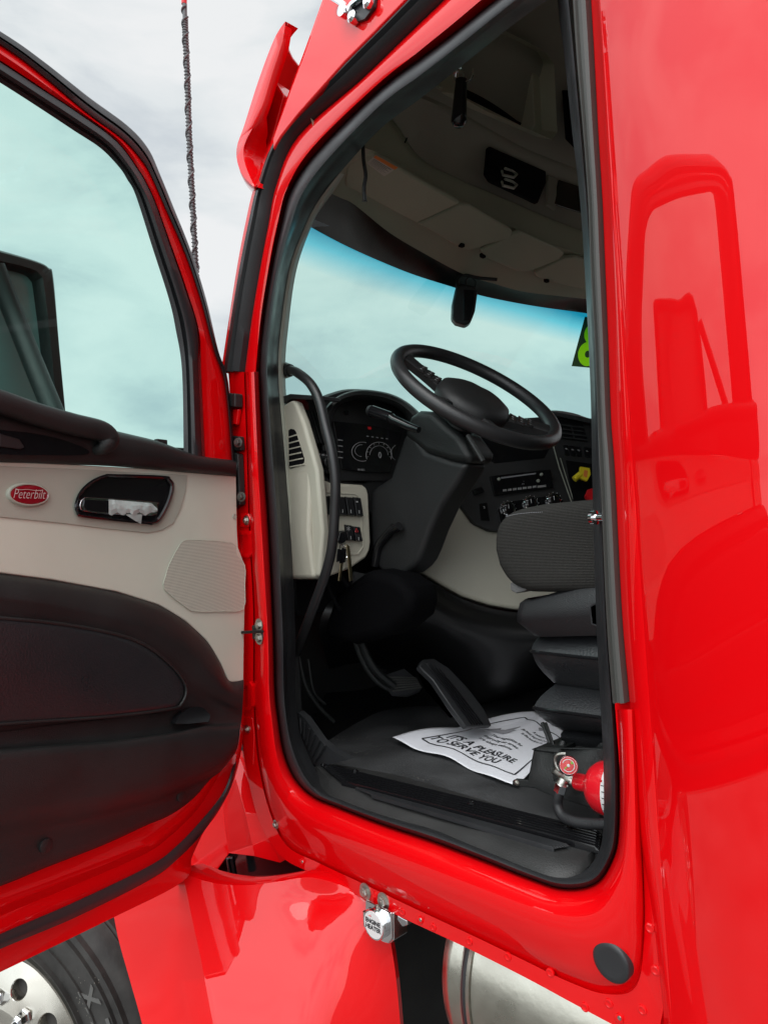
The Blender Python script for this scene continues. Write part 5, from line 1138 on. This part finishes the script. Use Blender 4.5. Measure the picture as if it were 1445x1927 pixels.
st_ = cat([PY(952,972,.2085), PY(975,967,.2085), PY(1012,964,.2085), PY(1060,963,.2085), PY(1117,967,.2085)], 6)
b = B()
for i in range(0, len(st_)-1):
    for j in (0, .5): p = st_[i].lerp(st_[i+1], j); p2 = st_[i].lerp(st_[i+1], j+.28); b.tube([p-EY*.001, p2-EY*.001], .0006, 5)
b.build('seat_stitching', 'greyink', seatp)
b = B(); cb = [(958,1096),(992,1096),(990,1112),(970,1117),(960,1112)]; b.prism([PY(*p, .225) for p in cb], (0, .2, 0)); b.build('cushion_patch', mat('fleece', (.12, .12, .12), .95, bump=1, bscale=300), seatp, bevel=.004)
def vy(*p, y=.2): return PY(p[0], p[1], y)
# skirt box
b = B(); sk = [[(978,1128,.23),(1120,1090,.23)], [(968,1135,.21),(1123,1100,.21)], [(962,1155,.20),(1123,1142,.20)], [(962,1170,.20),(1123,1158,.20)], [(995,1197,.22),(1123,1196,.22)]]
ls = []
for (l, r_) in sk:
    a, c = PY(*l), PY(*r_); c2 = Vector((SX0+.5, c.y, a.z+(c.z-a.z)*1.0)); ls.append([a+Vector((0, .50, 0)), a+Vector((.0, .03, 0)), a+Vector((.008, .008, 0)), a+Vector((.03, 0, 0)), c, Vector((SX0+.5, c.y, c.z))])
b.loft(ls); b.build('seat_skirt', mat('skirt_plastic', (.013, .0135, .015), .4, bump=.5, bscale=450), seatp, angle=50)
b = B(); b.prism([PY(*p, .195) for p in [(1108,1140),(1124,1132),(1126,1180),(1112,1175)]], (0, .02, 0)); b.build('side_slot', 'dark', seatp, bevel=.003)
# bellows: three pleats
pl_ = [[(1010,1197),(1122,1197)], [(994,1226),(1128,1240)], [(1036,1285),(1128,1296)], [(1040,1287),(1128,1298)], [(999,1332),(1130,1350)], [(1030,1362),(1130,1378)], [(1058,1373),(1130,1382)], [(1050,1385),(1132,1392)], [(1060,1400),(1132,1410)]]
yo = [.25, .215, .26, .265, .21, .25, .28, .25, .27]
ls = []
for (l, r_), y_ in zip(pl_, yo):
    a, c = PY(*l, y_), PY(*r_, y_); w_ = .03; ls.append([a+Vector((.0, .50-2*(y_-.2), 0)), a+Vector((.0, .25, 0)), a+Vector((0, .02, 0)), a+Vector((.004, .004, 0)), a+Vector((.02, 0, 0)), a.lerp(c, .5), c, c+Vector((.26, 0, (c-a).z/(c-a).x*.26))])
lsf = []
for a_, c_ in zip(ls[:-1], ls[1:]):
    lsf.append(a_); dn_ = (c_[3]-a_[3]).length
    for f_ in (.12, .3, .5, .7, .88):
        row = []
        for k_, (p, q_) in enumerate(zip(a_, c_)):
            m_ = p.lerp(q_, f_); bul = math.sin(f_*math.pi)*dn_*.07; wv_ = .0018*math.sin(m_.x*70+m_.z*40+k_)
            row.append(m_+Vector((-bul if k_ < 4 else 0, -bul+wv_ if k_ > 2 else 0, 0)))
        lsf.append(row)
lsf.append(ls[-1]); lsd = []
for r_ in lsf: lsd.append(r_[:4]+[q_ for a_, c_ in zip(r_[3:-1], r_[4:]) for q_ in ([a_.lerp(c_, .5), c_])])
b.loft(lsd)
b.build('seat_bellows', 'vinyl', seatp, angle=30)
b = B()
for i in (1, 4): r_ = ls[i]; b.tube([r_[0], r_[2], r_[3], r_[4], r_[5], r_[6], r_[7]], .0035, 8)
b.build('bellows_piping', 'gloss', seatp)
# seat base, bracket, struts
b = B(); zb2 = zf+.002
b.box((SX0+.36, .47, zf+.03), .34, .42, .06); b.box((SX0+.36, .47, zf+.09), .3, .34, .08)
b.build('seat_base', 'plastic', seatp, bevel=.006)
b = B(); b.prism([PY(*p, .21) for p in [(1003,1410),(1018,1404),(1055,1408),(1140,1408),(1140,1530),(1040,1500),(1006,1484),(963,1480),(963,1469),(970,1466),(992,1468)]], (0, .008, 0)); b.prism([PY(*p, .21) for p in [(1003,1410),(1018,1404),(1055,1408),(1053,1420)]], (0, .12, 0))
bk = b.build('floor_bracket', 'plastic', seatp, bevel=.003); bolt('bracket_screw', PY(972,1473,.209), -EY, .004, bk, .003)
b = B(); b.tube([PY(1020,1360,.26), PY(1037,1405,.24)], .0045, 8); b.tube([PY(1026,1360,.25), PY(1042,1405,.23)], .0035, 8); b.tube([PY(1060,1395,.24), PY(1048,1425,.22)], .007, 8); b.prism([PY(*p, .225) for p in [(1085,1450),(1128,1398),(1140,1398),(1140,1412),(1096,1460)]], (0, .03, 0)); b.build('seat_strut', 'plastic', seatp, bevel=.002)
# back rest (behind the rear pillar from here)
b = B(); bx = SX0+.50
lr = []
for z_, o_, hw in [(zt_-.05, 0, .25), (zt_+.1, .01, .26), (zt_+.3, .04, .26), (zt_+.5, .08, .24), (zt_+.62, .11, .18), (zt_+.78, .13, .14), (zt_+.84, .14, .08)]:
    lr.append([Vector((bx+o_+.06-.06*math.cos(a)*1.0, .495+hw*math.copysign(abs(math.sin(a))**.5, math.sin(a)), z_)) for a in [2*math.pi*k/24 for k in range(24)]])
b.loft(lr, True, cap=True); b.build('backrest', 'fabric', seatp, angle=60)

# ================================================================= FIRE EXTINGUISHER
xe = PY(1100,1480,.17); ez_ = PY(1120,1487,.17).z
fe = thing('fire_extinguisher', 'red fire extinguisher with pressure gauge and black hose lying beside the seat base', 'fire extinguisher', (xe.x, .17, zf))
ec = PY(1124,1486,.19); ea = (EX*1.0+EY*.05).normalized()
x1e = PY(1082,1470,.19)
b = B(); b.lathe(x1e, ea, [(.0, 0), (.014, .0), (.016, .005), (.0165, .022), (.02, .028), (.036, .036), (.046, .05), (.05, .07), (.05, .36), (.04, .38), (0, .385)], 48); 
b.build('bottle', 'extred', fe, angle=40)
b = B(); b.lathe(x1e+ea*.075, ea, [(.0504, 0), (.0506, .002), (.0506, .14), (.0504, .142)], 48, 0, cap=False)
tp_ = x1e+ea*.082+EY*-.0512
for k in range(5): b.box(tp_+Vector((.004, 0, .022-k*.011)), .010, .0006, .0012, mi=1)
b.text('3A', .012, tp_+Vector((.006, -.0004, -.028)), EX, EZ, .0001, 1); b.box(tp_+Vector((.0, 0, .030)), .004, .0008, .004, mi=2)
b.build('bottle_label', ['white', 'ink', 'redp'], fe, angle=60)
b = B(); v0 = x1e
b.lathe(v0-ea*.03, ea, [(.010, 0), (.013, .004), (.013, .024), (.011, .032)], 20); b.tube([v0-ea*.018, v0-ea*.03+Vector((-.006, -.012, .02))], .010, 14)
b.tube(cat([PY(1050,1482,.165), PY(1055,1476,.165), PY(1060,1468,.17)], 3), .010, 12)
b.tube(cat([PY(1062,1452,.165), PY(1050,1448,.16), PY(1044,1432,.16), PY(1048,1420,.16), PY(1064,1418,.165)], 5), .0025, 8)
b.build('valve', 'steel', fe, angle=40)
gc = PY(1069,1441,.155); gn = (CAM-gc).normalized(); gn = (gn+Vector((.1, 0, .2))).normalized()
b = B(); b.lathe(gc-gn*.012, gn, [(.012, 0), (.0175, .002), (.0178, .014), (.0165, .016), (.0155, .013)], 36, 0); b.lathe(gc-gn*.012, gn, [(.0155, .0120), (.0152, .0134)], 36, 1)
gz = gc+gn*.0018; ga = gn.orthogonal().normalized(); gb2 = gn.cross(ga)
b.tube([gz+(ga*math.cos(R(a))+gb2*math.sin(R(a)))*.011 for a in range(0, 301, 20)], .0009, 5, 2); b.prism([gz, gz+ga*.009+gb2*.002, gz+ga*.009-gb2*.001], gn*.0005, 3); b.lathe(gz, gn, [(.003, 0), (.002, .001)], 12, 2)
b.prism([gz-ga*.011+gb2*.003, gz-ga*.006+gb2*.002, gz-ga*.006-gb2*.002, gz-ga*.011-gb2*.003], gn*.0004, 3)
b.build('pressure_gauge', ['chrome', 'redp', 'white', 'green'], fe, angle=35)
b = B(); b.lathe(gc+gn*.003, gn, [(.0155, 0), (.012, .003), (.001, .0045)], 30); b.build('gauge_lens', 'clear', fe)
b = B(); hp_ = cat([PY(1055,1484,.163), PY(1050,1497,.16), PY(1049,1515,.16), PY(1058,1535,.155), PY(1080,1546,.15), PY(1110,1550,.15), PY(1145,1551,.15), PY(1190,1552,.15)], 8); b.tube(hp_, .0095, 14)
for i in range(0, len(hp_)-1): b.tube([hp_[i], hp_[i].lerp(hp_[i+1], .4)], .0101, 14)
b.build('hose', 'rubber', fe, angle=60)
b = B(); b.tube([PY(1057,1476,.163), PY(1053,1490,.162)], [.0118, .012], 6); b.build('hose_nut', 'chrome', fe, angle=25)
# bracket belongs to the extinguisher's holder
b = B(); b.prism([PY(*p, .20) for p in [(1040,1418),(1062,1420),(1056,1448),(1050,1472),(1040,1470),(1039,1440)]], (0, .01, 0)); b.build('extinguisher_bracket', 'plastic', seatp, bevel=.002)

# ================================================================= KEYS
kt = thing('key_ring', 'bunch of keys hanging from the ignition switch on the beige dash panel', 'keys', ig)
xk = xr+.03
b = B(); b.prism([PX(*p, xk) for p in [(640,1002),(652,999),(655,1010),(650,1020),(642,1024),(636,1018)]], (-.008, 0, 0)); b.build('key_head', 'gloss', kt, bevel=.002)
b = B(); b.tube(cat([PX(*p, xk-.004) for p in [(640,1020),(645,1026),(652,1030),(656,1040),(650,1052),(642,1050),(639,1036),(641,1024)]], 4, True), .0012, 6); b.build('ring', 'chrome', kt)
for (pts_, mm) in (([(652,1024),(658,1028),(660,1040),(664,1092),(658,1094),(655,1050)], 'brass'), ([(642,1050),(648,1050),(641,1094),(637,1093)], 'brass'), ([(645,1030),(652,1034),(650,1058),(640,1060),(638,1045)], 'gloss'), ([(636,1032),(646,1036),(642,1056),(634,1058)], 'gloss')):
    b = B(); b.prism([PX(*p, xk) for p in pts_], (-.003, 0, 0)); b.build('key', mm, kt, bevel=.0006, seg=1); xk += .004
